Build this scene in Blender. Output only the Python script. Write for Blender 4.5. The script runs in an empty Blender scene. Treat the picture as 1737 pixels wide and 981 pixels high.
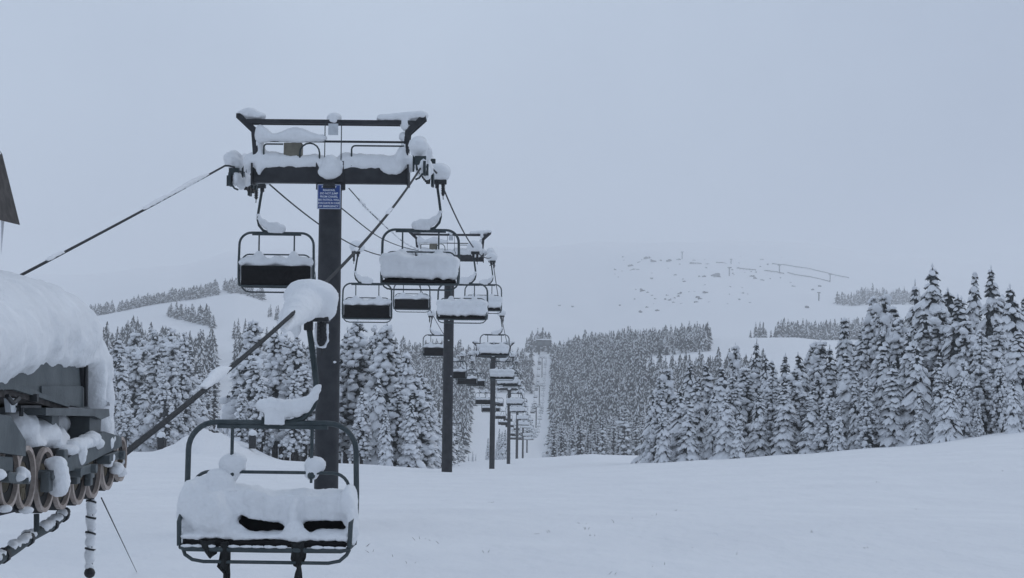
import bpy, bmesh, math, random
import numpy as np
from mathutils import Vector, Matrix, noise

R = math.radians
scene = bpy.context.scene
COL = scene.collection

# ------------------------------------------------------------------ camera
F, CX, CY, HOR = 3000.0, 868.5, 490.5, 580.0      # focal length and eye level, in photo pixels
PITCH = math.atan((HOR - CY) / F)
ROLL = R(0.7)
cam_data = bpy.data.cameras.new('camera')
cam_data.sensor_width = 36.0
cam_data.lens = 36.0 * F / 1737.0
cam_data.clip_start = 0.1
cam_data.clip_end = 20000
cam = bpy.data.objects.new('camera', cam_data)
COL.objects.link(cam)
CAM_ROT = Matrix.Rotation(R(90) + PITCH, 3, 'X') @ Matrix.Rotation(ROLL, 3, 'Z')
cam.rotation_euler = CAM_ROT.to_euler()
scene.camera = cam

# ------------------------------------------------------------------ sky, sun, exposure
SUN_ELEV, SUN_AZ = 38.0, 40.0                      # the veiled sun stands high beyond the far hills
world = bpy.data.worlds.new('World')
scene.world = world
world.use_nodes = True
nt = world.node_tree
nt.nodes.clear()
w_out = nt.nodes.new('ShaderNodeOutputWorld')
sky = nt.nodes.new('ShaderNodeTexSky')
sky.sky_type = 'NISHITA'
sky.sun_disc = False
sky.sun_elevation = R(SUN_ELEV)
sky.sun_rotation = R(SUN_AZ)
bg_sky = nt.nodes.new('ShaderNodeBackground')
bg_sky.inputs['Strength'].default_value = 0.05
nt.links.new(sky.outputs['Color'], bg_sky.inputs['Color'])
# the cloud layer that veils that sky: grey, a little uneven
tc = nt.nodes.new('ShaderNodeTexCoord')
cn = nt.nodes.new('ShaderNodeTexNoise')
cn.inputs['Scale'].default_value = 1.6
cn.inputs['Detail'].default_value = 6
cmap = nt.nodes.new('ShaderNodeMapping')
cmap.inputs['Location'].default_value = (0.88, 3.82, 3.46)
nt.links.new(tc.outputs['Generated'], cmap.inputs['Vector'])
nt.links.new(cmap.outputs['Vector'], cn.inputs['Vector'])
cr = nt.nodes.new('ShaderNodeValToRGB')
cr.color_ramp.elements[0].position = 0.36
cr.color_ramp.elements[0].color = (0.36, 0.434, 0.578, 1)
cr.color_ramp.elements[1].position = 0.62
cr.color_ramp.elements[1].color = (0.566, 0.666, 0.812, 1)
nt.links.new(cn.outputs['Fac'], cr.inputs['Fac'])
bg_cloud = nt.nodes.new('ShaderNodeBackground')
bg_cloud.inputs['Strength'].default_value = 1.0
nt.links.new(cr.outputs['Color'], bg_cloud.inputs['Color'])
mixw = nt.nodes.new('ShaderNodeMixShader')
mixw.inputs['Fac'].default_value = 0.93
nt.links.new(bg_sky.outputs[0], mixw.inputs[1])
nt.links.new(bg_cloud.outputs[0], mixw.inputs[2])
nt.links.new(mixw.outputs[0], w_out.inputs['Surface'])

sun_data = bpy.data.lights.new('sun', 'SUN')
sun_data.energy = 0.5
sun_data.angle = R(25)
sun_data.color = (1.0, 0.97, 0.93)
sun = bpy.data.objects.new('sun', sun_data)
COL.objects.link(sun)
_sd = Vector((math.sin(R(SUN_AZ)) * math.cos(R(SUN_ELEV)), math.cos(R(SUN_AZ)) * math.cos(R(SUN_ELEV)), math.sin(R(SUN_ELEV))))
sun.rotation_euler = _sd.to_track_quat('Z', 'Y').to_euler()

vs = scene.view_settings
vs.view_transform = 'Standard'
vs.look = 'None'
vs.exposure = 0.0
vs.gamma = 1.0
vs.use_curve_mapping = False
cy = scene.cycles
cy.use_denoising = True
cy.max_bounces = 6
cy.diffuse_bounces = 3
cy.glossy_bounces = 2
cy.transmission_bounces = 2
cy.volume_bounces = 3
cy.use_adaptive_sampling = True

# ------------------------------------------------------------------ helpers
def P(x, y, d):
    """World point seen at photo pixel (x, y), d metres ahead."""
    v = CAM_ROT @ Vector(((x - CX) / F, -(y - CY) / F, -1.0))
    return v * (d / v.y)

CAM_INV = CAM_ROT.transposed()
def proj(p):
    c = CAM_INV @ Vector(p)
    return CX + F * c.x / -c.z, CY - F * c.y / -c.z

def tag(o, label, cat, group=None, kind=None):
    if label: o['label'] = label
    if cat: o['category'] = cat
    if group: o['group'] = group
    if kind: o['kind'] = kind
    return o

def empty(name, loc=(0, 0, 0), rz=0.0, scale=1.0):
    o = bpy.data.objects.new(name, None)
    o.empty_display_size = 0.2
    o.location = loc
    o.rotation_euler = (0, 0, rz)
    o.scale = (scale,) * 3
    COL.objects.link(o)
    return o

def ico(sub):
    bm = bmesh.new()
    bmesh.ops.create_icosphere(bm, subdivisions=sub, radius=1.0)
    v = np.array([tuple(q.co) for q in bm.verts])
    f = [[q.index for q in t.verts] for t in bm.faces]
    bm.free()
    return v, f
ICO = {1: ico(1), 2: ico(2), 3: ico(3)}
OCTA = (np.array([(1, 0, 0), (-1, 0, 0), (0, 1, 0), (0, -1, 0), (0, 0, 1), (0, 0, -.6)], float),
        [[0, 2, 4], [2, 1, 4], [1, 3, 4], [3, 0, 4], [2, 0, 5], [1, 2, 5], [3, 1, 5], [0, 3, 5]])

class MB:
    """Collects shapes; build() links them as ONE mesh object."""
    def __init__(s):
        s.v, s.f, s.m, s.n = [], [], [], 0
    def add(s, v, f, mi=0):
        v = np.asarray(v, float)
        o = s.n
        s.v.append(v)
        s.n += len(v)
        s.f.extend([[i + o for i in q] for q in f])
        s.m.extend([mi] * len(f))
        return s
    def box(s, c, h, rot=None, mi=0, bev=0.0):
        hx, hy, hz = h
        if bev > 0:
            bm = bmesh.new()
            bmesh.ops.create_cube(bm, size=2.0)
            for q in bm.verts: q.co = Vector((q.co.x * hx, q.co.y * hy, q.co.z * hz))
            bmesh.ops.bevel(bm, geom=list(bm.edges), offset=bev, segments=2, affect='EDGES', profile=0.5)
            bm.verts.ensure_lookup_table()
            v = np.array([tuple(q.co) for q in bm.verts])
            f = [[q.index for q in t.verts] for t in bm.faces]
            bm.free()
        else:
            v = np.array([(a * hx, b * hy, g * hz) for a in (-1, 1) for b in (-1, 1) for g in (-1, 1)])
            f = [[0, 1, 3, 2], [4, 6, 7, 5], [0, 4, 5, 1], [2, 3, 7, 6], [0, 2, 6, 4], [1, 5, 7, 3]]
        if rot is not None: v = v @ np.array(rot.to_3x3()).T
        return s.add(v + np.array(tuple(c)), f, mi)
    def beam(s, a, b, w, h, mi=0, bev=0.0, up=(0, 0, 1)):
        a, b = Vector(a), Vector(b)
        d = b - a
        L = d.length
        x = d.normalized()
        u = Vector(up)
        y = u.cross(x)
        if y.length < 1e-4: y = Vector((0, 1, 0)).cross(x)
        y.normalize()
        z = x.cross(y)
        rot = Matrix((x, y, z)).transposed()
        return s.box((a + b) / 2, (L / 2, w / 2, h / 2), rot, mi, bev)
    def tube(s, pts, r, n=8, mi=0, caps=True):
        pts = [Vector(p) for p in pts]
        k = len(pts)
        rs = r if hasattr(r, '__len__') else [r] * k
        tans = [(pts[min(i + 1, k - 1)] - pts[max(i - 1, 0)]).normalized() for i in range(k)]
        ref = Vector((0, 0, 1)) if abs(tans[0].z) < 0.9 else Vector((1, 0, 0))
        nx = ref.cross(tans[0]).normalized()
        v = []
        for i in range(k):
            nx = (nx - tans[i] * nx.dot(tans[i])).normalized()
            ny = tans[i].cross(nx)
            for j in range(n):
                a = 2 * math.pi * j / n
                v.append(tuple(pts[i] + (nx * math.cos(a) + ny * math.sin(a)) * rs[i]))
        f = []
        for i in range(k - 1):
            for j in range(n):
                j2 = (j + 1) % n
                f.append([i * n + j, i * n + j2, (i + 1) * n + j2, (i + 1) * n + j])
        if caps:
            f.append(list(range(n))[::-1])
            f.append([(k - 1) * n + j for j in range(n)])
        return s.add(v, f, mi)
    def ball(s, c, rad, rot=None, sub=2, mi=0, jit=0.0, rnd=None):
        v, f = ICO[sub]
        v = v.copy()
        if jit: v *= 1 + (np.array([rnd.uniform(-jit, jit) for _ in v])[:, None])
        v = v * np.array(rad if hasattr(rad, '__len__') else (rad,) * 3)
        if rot is not None: v = v @ np.array(rot.to_3x3()).T
        return s.add(v + np.array(tuple(c)), f, mi)
    def disc_ring(s, c, axis, r_out, r_in, th, n=24, mi=0):
        """A flat ring (washer) of thickness th round axis."""
        axis = Vector(axis).normalized()
        a = Vector((0, 0, 1)).cross(axis)
        a = a.normalized() if a.length > 1e-4 else Vector((1, 0, 0))
        b = axis.cross(a)
        c = Vector(c)
        v, f = [], []
        for k in range(n):
            t = 2 * math.pi * k / n
            e = a * math.cos(t) + b * math.sin(t)
            for rr, hh in ((r_out, -th / 2), (r_out, th / 2), (r_in, th / 2), (r_in, -th / 2)):
                v.append(tuple(c + e * rr + axis * hh))
        for k in range(n):
            q = (k + 1) % n
            for i in range(4):
                j = (i + 1) % 4
                f.append([k * 4 + i, q * 4 + i, q * 4 + j, k * 4 + j])
        return s.add(v, f, mi)
    def mesh(s, name, mats, smooth=True):
        me = bpy.data.meshes.new(name)
        vv = np.concatenate(s.v) if s.v else np.zeros((0, 3))
        me.from_pydata(vv.tolist(), [], s.f)
        for m in (mats if isinstance(mats, (list, tuple)) else [mats]): me.materials.append(m)
        me.polygons.foreach_set('material_index', s.m)
        if smooth:
            me.polygons.foreach_set('use_smooth', [True] * len(s.f))
            try: me.set_sharp_from_angle(angle=R(50))
            except Exception: pass
        me.update()
        return me
    def build(s, name, mats, parent=None, smooth=True, loc=None):
        o = bpy.data.objects.new(name, s.mesh(name, mats, smooth))
        COL.objects.link(o)
        if parent: o.parent = parent
        if loc is not None: o.location = loc
        return o

def place(name, me, parent=None, loc=(0, 0, 0)):
    o = bpy.data.objects.new(name, me)
    COL.objects.link(o)
    o.parent = parent
    o.location = loc
    return o

def snow_mesh(name, mb, voxel, mat, smooth=4, amp=0.02, freq=3.0, seed=0):
    """Fuses the shapes in mb into one soft snow body."""
    tmp = mb.build('tmp_' + name, mat)
    md = tmp.modifiers.new('r', 'REMESH')
    md.mode = 'VOXEL'
    md.voxel_size = voxel
    sm = tmp.modifiers.new('s', 'SMOOTH')
    sm.factor = 0.5
    sm.iterations = smooth
    dg = bpy.context.evaluated_depsgraph_get()
    me = bpy.data.meshes.new_from_object(tmp.evaluated_get(dg))
    me.name = name
    old = tmp.data
    bpy.data.objects.remove(tmp)
    bpy.data.meshes.remove(old)
    off = Vector((seed * 7.3, seed * 3.1, seed * 5.7))
    for v in me.vertices:
        q = v.co * freq + off
        v.co += v.normal * (amp * (noise.noise(q) + 0.5 * noise.noise(q * 2.3) + 0.35 * noise.noise(q * 5) + 0.22 * noise.noise(q * 11)))
    me.polygons.foreach_set('use_smooth', [True] * len(me.polygons))
    me.materials.clear()
    me.materials.append(mat)
    me.update()
    return me

def place_pieces(name, me, parent=None, least=20):
    """Places a mesh as one object per connected piece."""
    n = len(me.vertices)
    par = list(range(n))
    def find(a):
        while par[a] != a:
            par[a] = par[par[a]]
            a = par[a]
        return a
    for e in me.edges:
        a, b2 = find(e.vertices[0]), find(e.vertices[1])
        if a != b2: par[a] = b2
    groups = {}
    for p in me.polygons: groups.setdefault(find(p.vertices[0]), []).append(p)
    if len(groups) == 1: return [place(name, me, parent)]
    out = []
    mats = list(me.materials)
    for polys in groups.values():
        if len(polys) < least: continue
        idx = {}
        for p in polys:
            for v in p.vertices: idx.setdefault(v, len(idx))
        m2 = bpy.data.meshes.new(name)
        m2.from_pydata([tuple(me.vertices[v].co) for v in idx], [], [[idx[v] for v in p.vertices] for p in polys])
        for q in mats: m2.materials.append(q)
        m2.polygons.foreach_set('use_smooth', [p.use_smooth for p in polys])
        m2.update()
        out.append(place(name, m2, parent))
    bpy.data.meshes.remove(me)
    return out

# ------------------------------------------------------------------ materials
def mat(name, col, rough=0.6, metal=0.0, var=0.0, scale=8.0, bump=0.0, bscale=30.0, col2=None, spec=0.4, contrast=(0.35, 0.65), coord='Object'):
    m = bpy.data.materials.new(name)
    m.use_nodes = True
    t = m.node_tree
    b = t.nodes['Principled BSDF']
    b.inputs['Base Color'].default_value = (*col, 1)
    b.inputs['Roughness'].default_value = rough
    b.inputs['Metallic'].default_value = metal
    b.inputs['Specular IOR Level'].default_value = spec
    co = t.nodes.new('ShaderNodeTexCoord')
    if col2 is not None or var > 0:
        n = t.nodes.new('ShaderNodeTexNoise')
        n.inputs['Scale'].default_value = scale
        n.inputs['Detail'].default_value = 6
        n.inputs['Roughness'].default_value = 0.62
        t.links.new(co.outputs[coord], n.inputs['Vector'])
        r = t.nodes.new('ShaderNodeValToRGB')
        c2 = col2 if col2 is not None else tuple(min(1, c * (1 + var)) for c in col)
        c1 = col if col2 is not None else tuple(c * (1 - var) for c in col)
        r.color_ramp.elements[0].position = contrast[0]
        r.color_ramp.elements[0].color = (*c1, 1)
        r.color_ramp.elements[1].position = contrast[1]
        r.color_ramp.elements[1].color = (*c2, 1)
        t.links.new(n.outputs['Fac'], r.inputs['Fac'])
        t.links.new(r.outputs['Color'], b.inputs['Base Color'])
    if bump > 0:
        n2 = t.nodes.new('ShaderNodeTexNoise')
        n2.inputs['Scale'].default_value = bscale
        n2.inputs['Detail'].default_value = 5
        t.links.new(co.outputs[coord], n2.inputs['Vector'])
        bp = t.nodes.new('ShaderNodeBump')
        bp.inputs['Strength'].default_value = bump
        bp.inputs['Distance'].default_value = 0.05
        t.links.new(n2.outputs['Fac'], bp.inputs['Height'])
        t.links.new(bp.outputs['Normal'], b.inputs['Normal'])
    return m

M = {}
SNOWC = (0.78, 0.795, 0.815)
M['snow'] = mat('snow', SNOWC, 0.75, var=0.04, scale=3.0, bump=0.28, bscale=22, spec=0.2)
M['tree_snow'] = mat('tree_snow', (0.78, 0.795, 0.82), 0.8, var=0.05, scale=1.5, spec=0.15)
M['pole'] = mat('pole_steel', (0.025, 0.027, 0.031), 0.6, col2=(0.043, 0.045, 0.05), scale=3.0, bump=0.08, bscale=40, spec=0.2)
M['steel'] = mat('green_grey_steel', (0.022, 0.034, 0.038), 0.55, col2=(0.045, 0.058, 0.062), scale=5.0, spec=0.25)
M['tube'] = mat('chair_tube', (0.032, 0.047, 0.053), 0.5, col2=(0.06, 0.075, 0.08), scale=7.0, spec=0.3)
M['rope'] = mat('rope_steel', (0.014, 0.016, 0.019), 0.75, col2=(0.03, 0.033, 0.037), scale=25.0, spec=0.2)
M['pad'] = mat('black_pad', (0.003, 0.003, 0.004), 0.7, col2=(0.009, 0.009, 0.010), scale=9.0, bump=0.2, bscale=12, spec=0.15)
M['rag'] = mat('torn_pad_cloth', (0.006, 0.007, 0.008), 0.9, col2=(0.02, 0.022, 0.022), scale=30.0)
M['needle'] = mat('needles', (0.028, 0.034, 0.034), 0.9, col2=(0.21, 0.225, 0.24), scale=3.0, spec=0.05, contrast=(0.42, 0.74))
M['needle_far'] = mat('far_needles', (0.014, 0.018, 0.018), 0.9, col2=(0.06, 0.068, 0.072), scale=0.5, spec=0.05, contrast=(0.42, 0.74))
M['bark'] = mat('bark', (0.035, 0.030, 0.028), 0.95, col2=(0.16, 0.16, 0.17), scale=3.0, spec=0.05, contrast=(0.4, 0.75))
M['rock'] = mat('rock', (0.02, 0.02, 0.022), 0.9, col2=(0.35, 0.36, 0.38), scale=0.12, contrast=(0.5, 0.72))
M['housing'] = mat('housing_paint', (0.062, 0.076, 0.082), 0.55, col2=(0.105, 0.12, 0.125), scale=5.0, bump=0.08, bscale=50, spec=0.3)
M['dark'] = mat('machine_dark', (0.012, 0.014, 0.017), 0.6, col2=(0.03, 0.032, 0.035), scale=10.0)
M['ledge'] = mat('ledge_paint', (0.06, 0.07, 0.075), 0.5, col2=(0.10, 0.115, 0.12), scale=9.0)
M['wheel_rim'] = mat('wheel_liner', (0.27, 0.225, 0.20), 0.75, col2=(0.44, 0.38, 0.345), scale=14.0)
M['wheel_dish'] = mat('wheel_dish', (0.06, 0.05, 0.035), 0.8, col2=(0.13, 0.108, 0.072), scale=15.0)
M['rubber'] = mat('rubber', (0.015, 0.016, 0.017), 0.8, var=0.3, scale=20.0)
M['tan'] = mat('tan_paint', (0.15, 0.14, 0.11), 0.6, var=0.15, scale=8.0)
M['whiteplate'] = mat('white_plate', (0.5, 0.53, 0.56), 0.6, var=0.08, scale=10.0)
M['blue'] = mat('sign_blue', (0.012, 0.045, 0.20), 0.45, var=0.12, scale=10.0)
M['white'] = mat('sign_white', (0.62, 0.66, 0.72), 0.5, var=0.06, scale=40.0)
M['wood'] = mat('weathered_wood', (0.028, 0.025, 0.024), 0.85, col2=(0.075, 0.067, 0.064), scale=14.0)
M['orange'] = mat('orange_plastic', (0.45, 0.16, 0.07), 0.5, var=0.1)
M['stem'] = mat('dry_stem', (0.16, 0.13, 0.12), 0.9, var=0.2, scale=30)

# snow cover of the ground: fine grain, soft drift relief
gm = bpy.data.materials.new('ground_snow')
gm.use_nodes = True
t = gm.node_tree
b = t.nodes['Principled BSDF']
b.inputs['Roughness'].default_value = 0.8
b.inputs['Specular IOR Level'].default_value = 0.15
co = t.nodes.new('ShaderNodeTexCoord')
n1 = t.nodes.new('ShaderNodeTexNoise'); n1.inputs['Scale'].default_value = 0.35; n1.inputs['Detail'].default_value = 7
t.links.new(co.outputs['Object'], n1.inputs['Vector'])
r1 = t.nodes.new('ShaderNodeValToRGB')
r1.color_ramp.elements[0].position = 0.3; r1.color_ramp.elements[0].color = (0.765, 0.775, 0.795, 1)
r1.color_ramp.elements[1].position = 0.7; r1.color_ramp.elements[1].color = (0.81, 0.82, 0.835, 1)
t.links.new(n1.outputs['Fac'], r1.inputs['Fac']); t.links.new(r1.outputs['Color'], b.inputs['Base Color'])
n2 = t.nodes.new('ShaderNodeTexNoise'); n2.inputs['Scale'].default_value = 0.9; n2.inputs['Detail'].default_value = 9
mpn = t.nodes.new('ShaderNodeMapping'); mpn.inputs['Scale'].default_value = (1.0, 0.55, 1.0); mpn.inputs['Rotation'].default_value = (0, 0, 0.5)
t.links.new(co.outputs['Object'], mpn.inputs['Vector']); t.links.new(mpn.outputs['Vector'], n2.inputs['Vector'])
bp = t.nodes.new('ShaderNodeBump'); bp.inputs['Strength'].default_value = 0.8; bp.inputs['Distance'].default_value = 0.30
t.links.new(n2.outputs['Fac'], bp.inputs['Height']); t.links.new(bp.outputs['Normal'], b.inputs['Normal'])
M['ground'] = gm

# ------------------------------------------------------------------ terrain
# ground level along lines of sight: photo column -> (metres ahead, photo row of the ground)
NEAR = [(1, 5830), (4, 2005), (10, 1360), (20, 1165), (33, 976), (43, 892), (60, 848)]
COLS = {
 -900: NEAR + [(80, 800), (110, 755), (200, 750), (400, 720), (700, 660), (1000, 590), (1300, 555), (1520, 545), (1800, 548), (2500, 540), (3500, 500), (5000, 470)],
 0:   NEAR + [(80, 806), (110, 764), (160, 762), (220, 757), (350, 730), (500, 698), (700, 650), (900, 602), (1100, 568), (1300, 552), (1500, 543), (1750, 552), (2500, 540), (3500, 500), (5000, 470)],
 140: NEAR + [(80, 806), (110, 765), (160, 763), (220, 758), (350, 730), (500, 698), (700, 650), (900, 602), (1100, 565), (1300, 547), (1500, 536), (1750, 545), (2500, 540), (3500, 500), (5000, 470)],
 300: NEAR + [(80, 808), (110, 770), (160, 768), (220, 762), (350, 735), (500, 700), (700, 650), (900, 600), (1100, 565), (1300, 535), (1500, 512), (1750, 520), (2500, 510), (3500, 480), (5000, 455)],
 400: NEAR + [(80, 810), (110, 776), (130, 777), (200, 770), (300, 750), (450, 712), (600, 668), (800, 612), (1000, 578), (1200, 545), (1500, 495), (1750, 492), (2500, 478), (3500, 450), (5000, 430)],
 600: NEAR + [(80, 812), (110, 786), (130, 788), (200, 785), (300, 775), (500, 745), (700, 700), (900, 648), (1100, 605), (1300, 578), (1600, 545), (2000, 515), (2800, 480), (3500, 450), (5000, 425)],
 740: NEAR + [(80, 814), (99, 799), (110, 794), (130, 796), (194, 798), (300, 795), (408, 788), (554, 778), (650, 760), (750, 735), (880, 690), (1030, 640), (1200, 602), (1400, 585), (1700, 565), (2200, 535), (2800, 500), (3500, 455), (5000, 425)],
 830: NEAR + [(80, 815), (99, 801), (112, 796), (130, 796), (160, 797), (194, 796), (298, 789), (350, 780), (408, 782), (554, 782), (650, 774), (750, 748), (880, 712), (1030, 672), (1200, 628), (1300, 603), (1500, 588), (1800, 565), (2300, 530), (2800, 500), (3500, 455), (5000, 425)],
 920: NEAR + [(80, 814), (105, 797), (130, 795), (160, 795), (194, 793), (298, 784), (350, 775), (408, 778), (554, 780), (650, 775), (750, 752), (850, 726), (1000, 688), (1150, 641), (1300, 603), (1500, 588), (1800, 565), (2300, 530), (2800, 500), (3500, 455), (5000, 425)],
 1010: NEAR + [(80, 811), (110, 791), (130, 790), (194, 786), (298, 776), (350, 769), (408, 772), (554, 775), (650, 768), (750, 740), (880, 696), (1000, 652), (1130, 603), (1250, 585), (1500, 575), (1800, 555), (2300, 520), (2800, 480), (3500, 440), (5000, 415)],
 1105: NEAR + [(80, 808), (115, 785), (135, 785), (194, 788), (298, 785), (408, 775), (554, 760), (650, 738), (750, 700), (850, 652), (920, 624), (1000, 606), (1120, 588), (1300, 576), (1500, 572), (1800, 545), (2300, 500), (2800, 455), (3200, 432), (3800, 425), (5000, 415)],
 1215: NEAR + [(80, 803), (115, 778), (135, 778), (194, 783), (298, 780), (408, 768), (554, 742), (650, 715), (750, 680), (850, 645), (920, 618), (1000, 598), (1100, 576), (1300, 572), (1500, 566), (1800, 535), (2300, 492), (2800, 455), (3200, 438), (3800, 430), (5000, 415)],
 1350: NEAR + [(80, 796), (115, 768), (140, 768), (200, 772), (300, 765), (450, 735), (650, 690), (850, 625), (950, 600), (1050, 580), (1150, 574), (1280, 578), (1500, 560), (1800, 532), (2300, 495), (2700, 470), (3000, 452), (3500, 442), (5000, 415)],
 1500: NEAR + [(80, 788), (115, 756), (140, 756), (200, 758), (300, 752), (450, 722), (650, 680), (850, 635), (1050, 605), (1280, 580), (1500, 560), (1800, 530), (2100, 510), (2400, 498), (3000, 488), (3800, 470), (5000, 440)],
 1737: NEAR + [(80, 778), (115, 731), (140, 730), (200, 728), (300, 720), (450, 700), (650, 670), (1000, 620), (1500, 570), (2000, 530), (2600, 512), (3800, 480), (5000, 450)],
 2600: NEAR + [(80, 750), (115, 700), (140, 698), (200, 695), (300, 690), (650, 650), (1000, 610), (1500, 565), (2000, 530), (2600, 512), (3800, 480), (5000, 450)],
}
def pchip(xs, ys, xq):
    xs, ys = np.asarray(xs, float), np.asarray(ys, float)
    h = np.diff(xs); dl = np.diff(ys) / h
    m = np.zeros_like(ys); m[0], m[-1] = dl[0], dl[-1]
    for i in range(1, len(xs) - 1):
        if dl[i - 1] * dl[i] > 0:
            w1, w2 = 2 * h[i] + h[i - 1], h[i] + 2 * h[i - 1]
            m[i] = (w1 + w2) / (w1 / dl[i - 1] + w2 / dl[i])
    xq = np.clip(xq, xs[0], xs[-1])
    i = np.clip(np.searchsorted(xs, xq) - 1, 0, len(xs) - 2)
    tt = (xq - xs[i]) / h[i]
    return ((1 + 2 * tt) * (1 - tt) ** 2 * ys[i] + tt * (1 - tt) ** 2 * h[i] * m[i]
            + tt ** 2 * (3 - 2 * tt) * ys[i + 1] + tt ** 2 * (tt - 1) * h[i] * m[i + 1])
LG = np.linspace(math.log(1.0), math.log(8200.0), 450)
UK = np.array(sorted(COLS), float)
TAB = []
for u in sorted(COLS):
    pts = COLS[u] + [(8200, COLS[u][-1][1] + 2)]
    uu = max(0, min(1737, u))
    d_ = np.array([p[0] for p in pts], float)
    y_ = np.array([p[1] for p in pts], float) - (uu - CX) * math.sin(ROLL) * np.clip((d_ - 15) / 40, 0, 1)
    TAB.append(pchip(np.log(d_), (HOR - y_) * d_ / F, LG))
TAB = np.array(TAB)
def _cols_smooth(fu):
    return fu * fu * (3 - 2 * fu) * 0.5 + fu * 0.5
def ground_base(X, Y):
    X, Y = np.asarray(X, float), np.asarray(Y, float)
    r = np.hypot(X, Y)
    d = np.clip(np.maximum(Y, r * 0.7), 1.0, 8199)
    u = CX + F * np.clip(X / np.maximum(Y, 1e-3), -0.55, 0.55)
    u = np.where(Y <= 0, CX, u)
    u = np.clip(u, UK[0], UK[-1])
    iu = np.clip(np.searchsorted(UK, u) - 1, 0, len(UK) - 2)
    fu = _cols_smooth((u - UK[iu]) / (UK[iu + 1] - UK[iu]))
    g = (np.log(d) - LG[0]) / (LG[1] - LG[0])
    ig = np.clip(g.astype(int), 0, len(LG) - 2)
    fg = g - ig
    a = TAB[iu, ig] * (1 - fg) + TAB[iu, ig + 1] * fg
    b_ = TAB[iu + 1, ig] * (1 - fg) + TAB[iu + 1, ig + 1] * fg
    return a * (1 - fu) + b_ * fu
BANK = P(350, 705, 118)                            # the ploughed snow bank by the left trees
BANK2 = P(405, 735, 121)
def relief(x, y):
    d = math.hypot(x, y)
    z = 0.05 * noise.noise(Vector((x * 0.16, y * 0.07, 1.3))) * min(1, d / 15)
    z += 0.10 * noise.noise(Vector((x * 0.05, y * 0.02, 5.3))) * min(1, d / 30)
    if d > 60: z += 0.35 * noise.noise(Vector((x * 0.03, y * 0.02, 7.7))) * min(1, (d - 60) / 80)
    if d > 900: z += 11.0 * noise.noise(Vector((x * 0.006, y * 0.004, 2.2))) * min(1, (d - 900) / 1200)
    if d > 1500: z += 6.0 * noise.noise(Vector((x * 0.02, y * 0.012, 4.2))) * min(1, (d - 1500) / 800)
    if 100 < y < 145 and x < 0:
        z += 1.7 * math.exp(-(((x - BANK.x) / 2.2) ** 2 + ((y - BANK.y) / 3.0) ** 2))
        z += 1.1 * math.exp(-(((x - BANK2.x) / 1.8) ** 2 + ((y - BANK2.y) / 3.0) ** 2))
        nb_ = math.exp(-(((x - BANK.x - .6) / 3.0) ** 2 + ((y - BANK.y) / 4.0) ** 2))
        z += nb_ * (0.35 * noise.noise(Vector((x * .9, y * .5, 3))) + 0.2 * noise.noise(Vector((x * 2.1, y, 8))))
    return z
def ground(x, y):
    return float(ground_base(np.array([x]), np.array([y]))[0]) + relief(x, y)

az = np.concatenate([np.radians(np.linspace(-180, -26, 78)[:-1]), np.radians(np.linspace(-26, 26, 420)), np.radians(np.linspace(26, 180, 78)[1:-1])])
rr = np.exp(np.linspace(math.log(1.5), math.log(8000), 260))
AZ, RR = np.meshgrid(az, rr)
GX, GY = RR * np.sin(AZ), RR * np.cos(AZ)
GZ = ground_base(GX.ravel(), GY.ravel())
GXf, GYf = GX.ravel(), GY.ravel()
GZ = GZ + np.array([relief(a, c) for a, c in zip(GXf, GYf)])
na, nr = len(az), len(rr)
verts = np.stack([GXf, GYf, GZ], 1)
quads = []
for i in range(nr - 1):
    for j in range(na):
        k = (j + 1) % na
        quads.append([i * na + j, (i + 1) * na + j, (i + 1) * na + k, i * na + k])
gmb = MB()
gmb.add(np.vstack([verts, [[0, 0, -1.75]]]), quads + [[nr * na, j, (j + 1) % na] for j in range(na)])
gme = gmb.mesh('snow_ground', M['ground'])
gme.flip_normals() if gme.polygons[0].normal.z < 0 else None
go = place('snow_ground', gme)
go['kind'] = 'structure'
Z_LOW, Z_HIGH = float(GZ.min()), float(GZ.max())

# falling-snow haze that swallows the upper mountain
HAZE = 0.00031
hm = bpy.data.materials.new('haze_air')
hm.use_nodes = True
ht = hm.node_tree
ht.nodes.clear()
ho = ht.nodes.new('ShaderNodeOutputMaterial')
hv = ht.nodes.new('ShaderNodeVolumePrincipled')
hv.inputs['Color'].default_value = (0.99, 0.992, 1.0, 1)
hv.inputs['Density'].default_value = HAZE
hv.inputs['Anisotropy'].default_value = 0.0
ht.links.new(hv.outputs[0], ho.inputs['Volume'])
hz0, hz1 = Z_LOW - 1.5, Z_HIGH + 25
hb = MB().box((0, 0, (hz0 + hz1) / 2), (8300, 8300, (hz1 - hz0) / 2)).build('haze', hm, smooth=False)
tag(hb, 'pale falling-snow haze filling the valley air', 'haze', kind='stuff')

# ------------------------------------------------------------------ lift line
C_OFF, G_HALF = 5.17, 2.40
LINE_D = [5, 20, 43.1, 99.4, 194, 298, 408, 554, 680, 850, 1000, 1150, 1300]
LINE_X = [917 - C_OFF * F / d for d in LINE_D[:8]] + [896, 911, 916, 920, 922]
LINE_XW = [P(x, HOR, d).x for x, d in zip(LINE_X, LINE_D)]
def line_x(d):
    if d <= 554: return P(917, HOR, 1).x * d - C_OFF
    return float(pchip(LINE_D, LINE_XW, np.array([d]))[0])
LINE_RZ = -math.atan(P(917, HOR, 1).x)
TOWERS = [(43.1, 297), (99.4, 437), (194, 603), (298, 660), (408, 690), (554, 712), (680, 722), (850, 690), (1000, 654), (1150, 607)]
TOW = []
for d, y in TOWERS:
    TOW.append((d, line_x(d), P(900, y, d).z))
_far = [(46.6, 4.40)] + [(d, z) for d, x, z in TOW[1:]] + [(1300, P(900, 592, 1300).z)]
SUPP = {1: [(9.0, -0.90), (10.4, -0.93), (11.67, -0.80), (41.6, 4.25)] + _far,
        -1: [(8.0, -2.5), (42.2, 4.14)] + _far}
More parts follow.
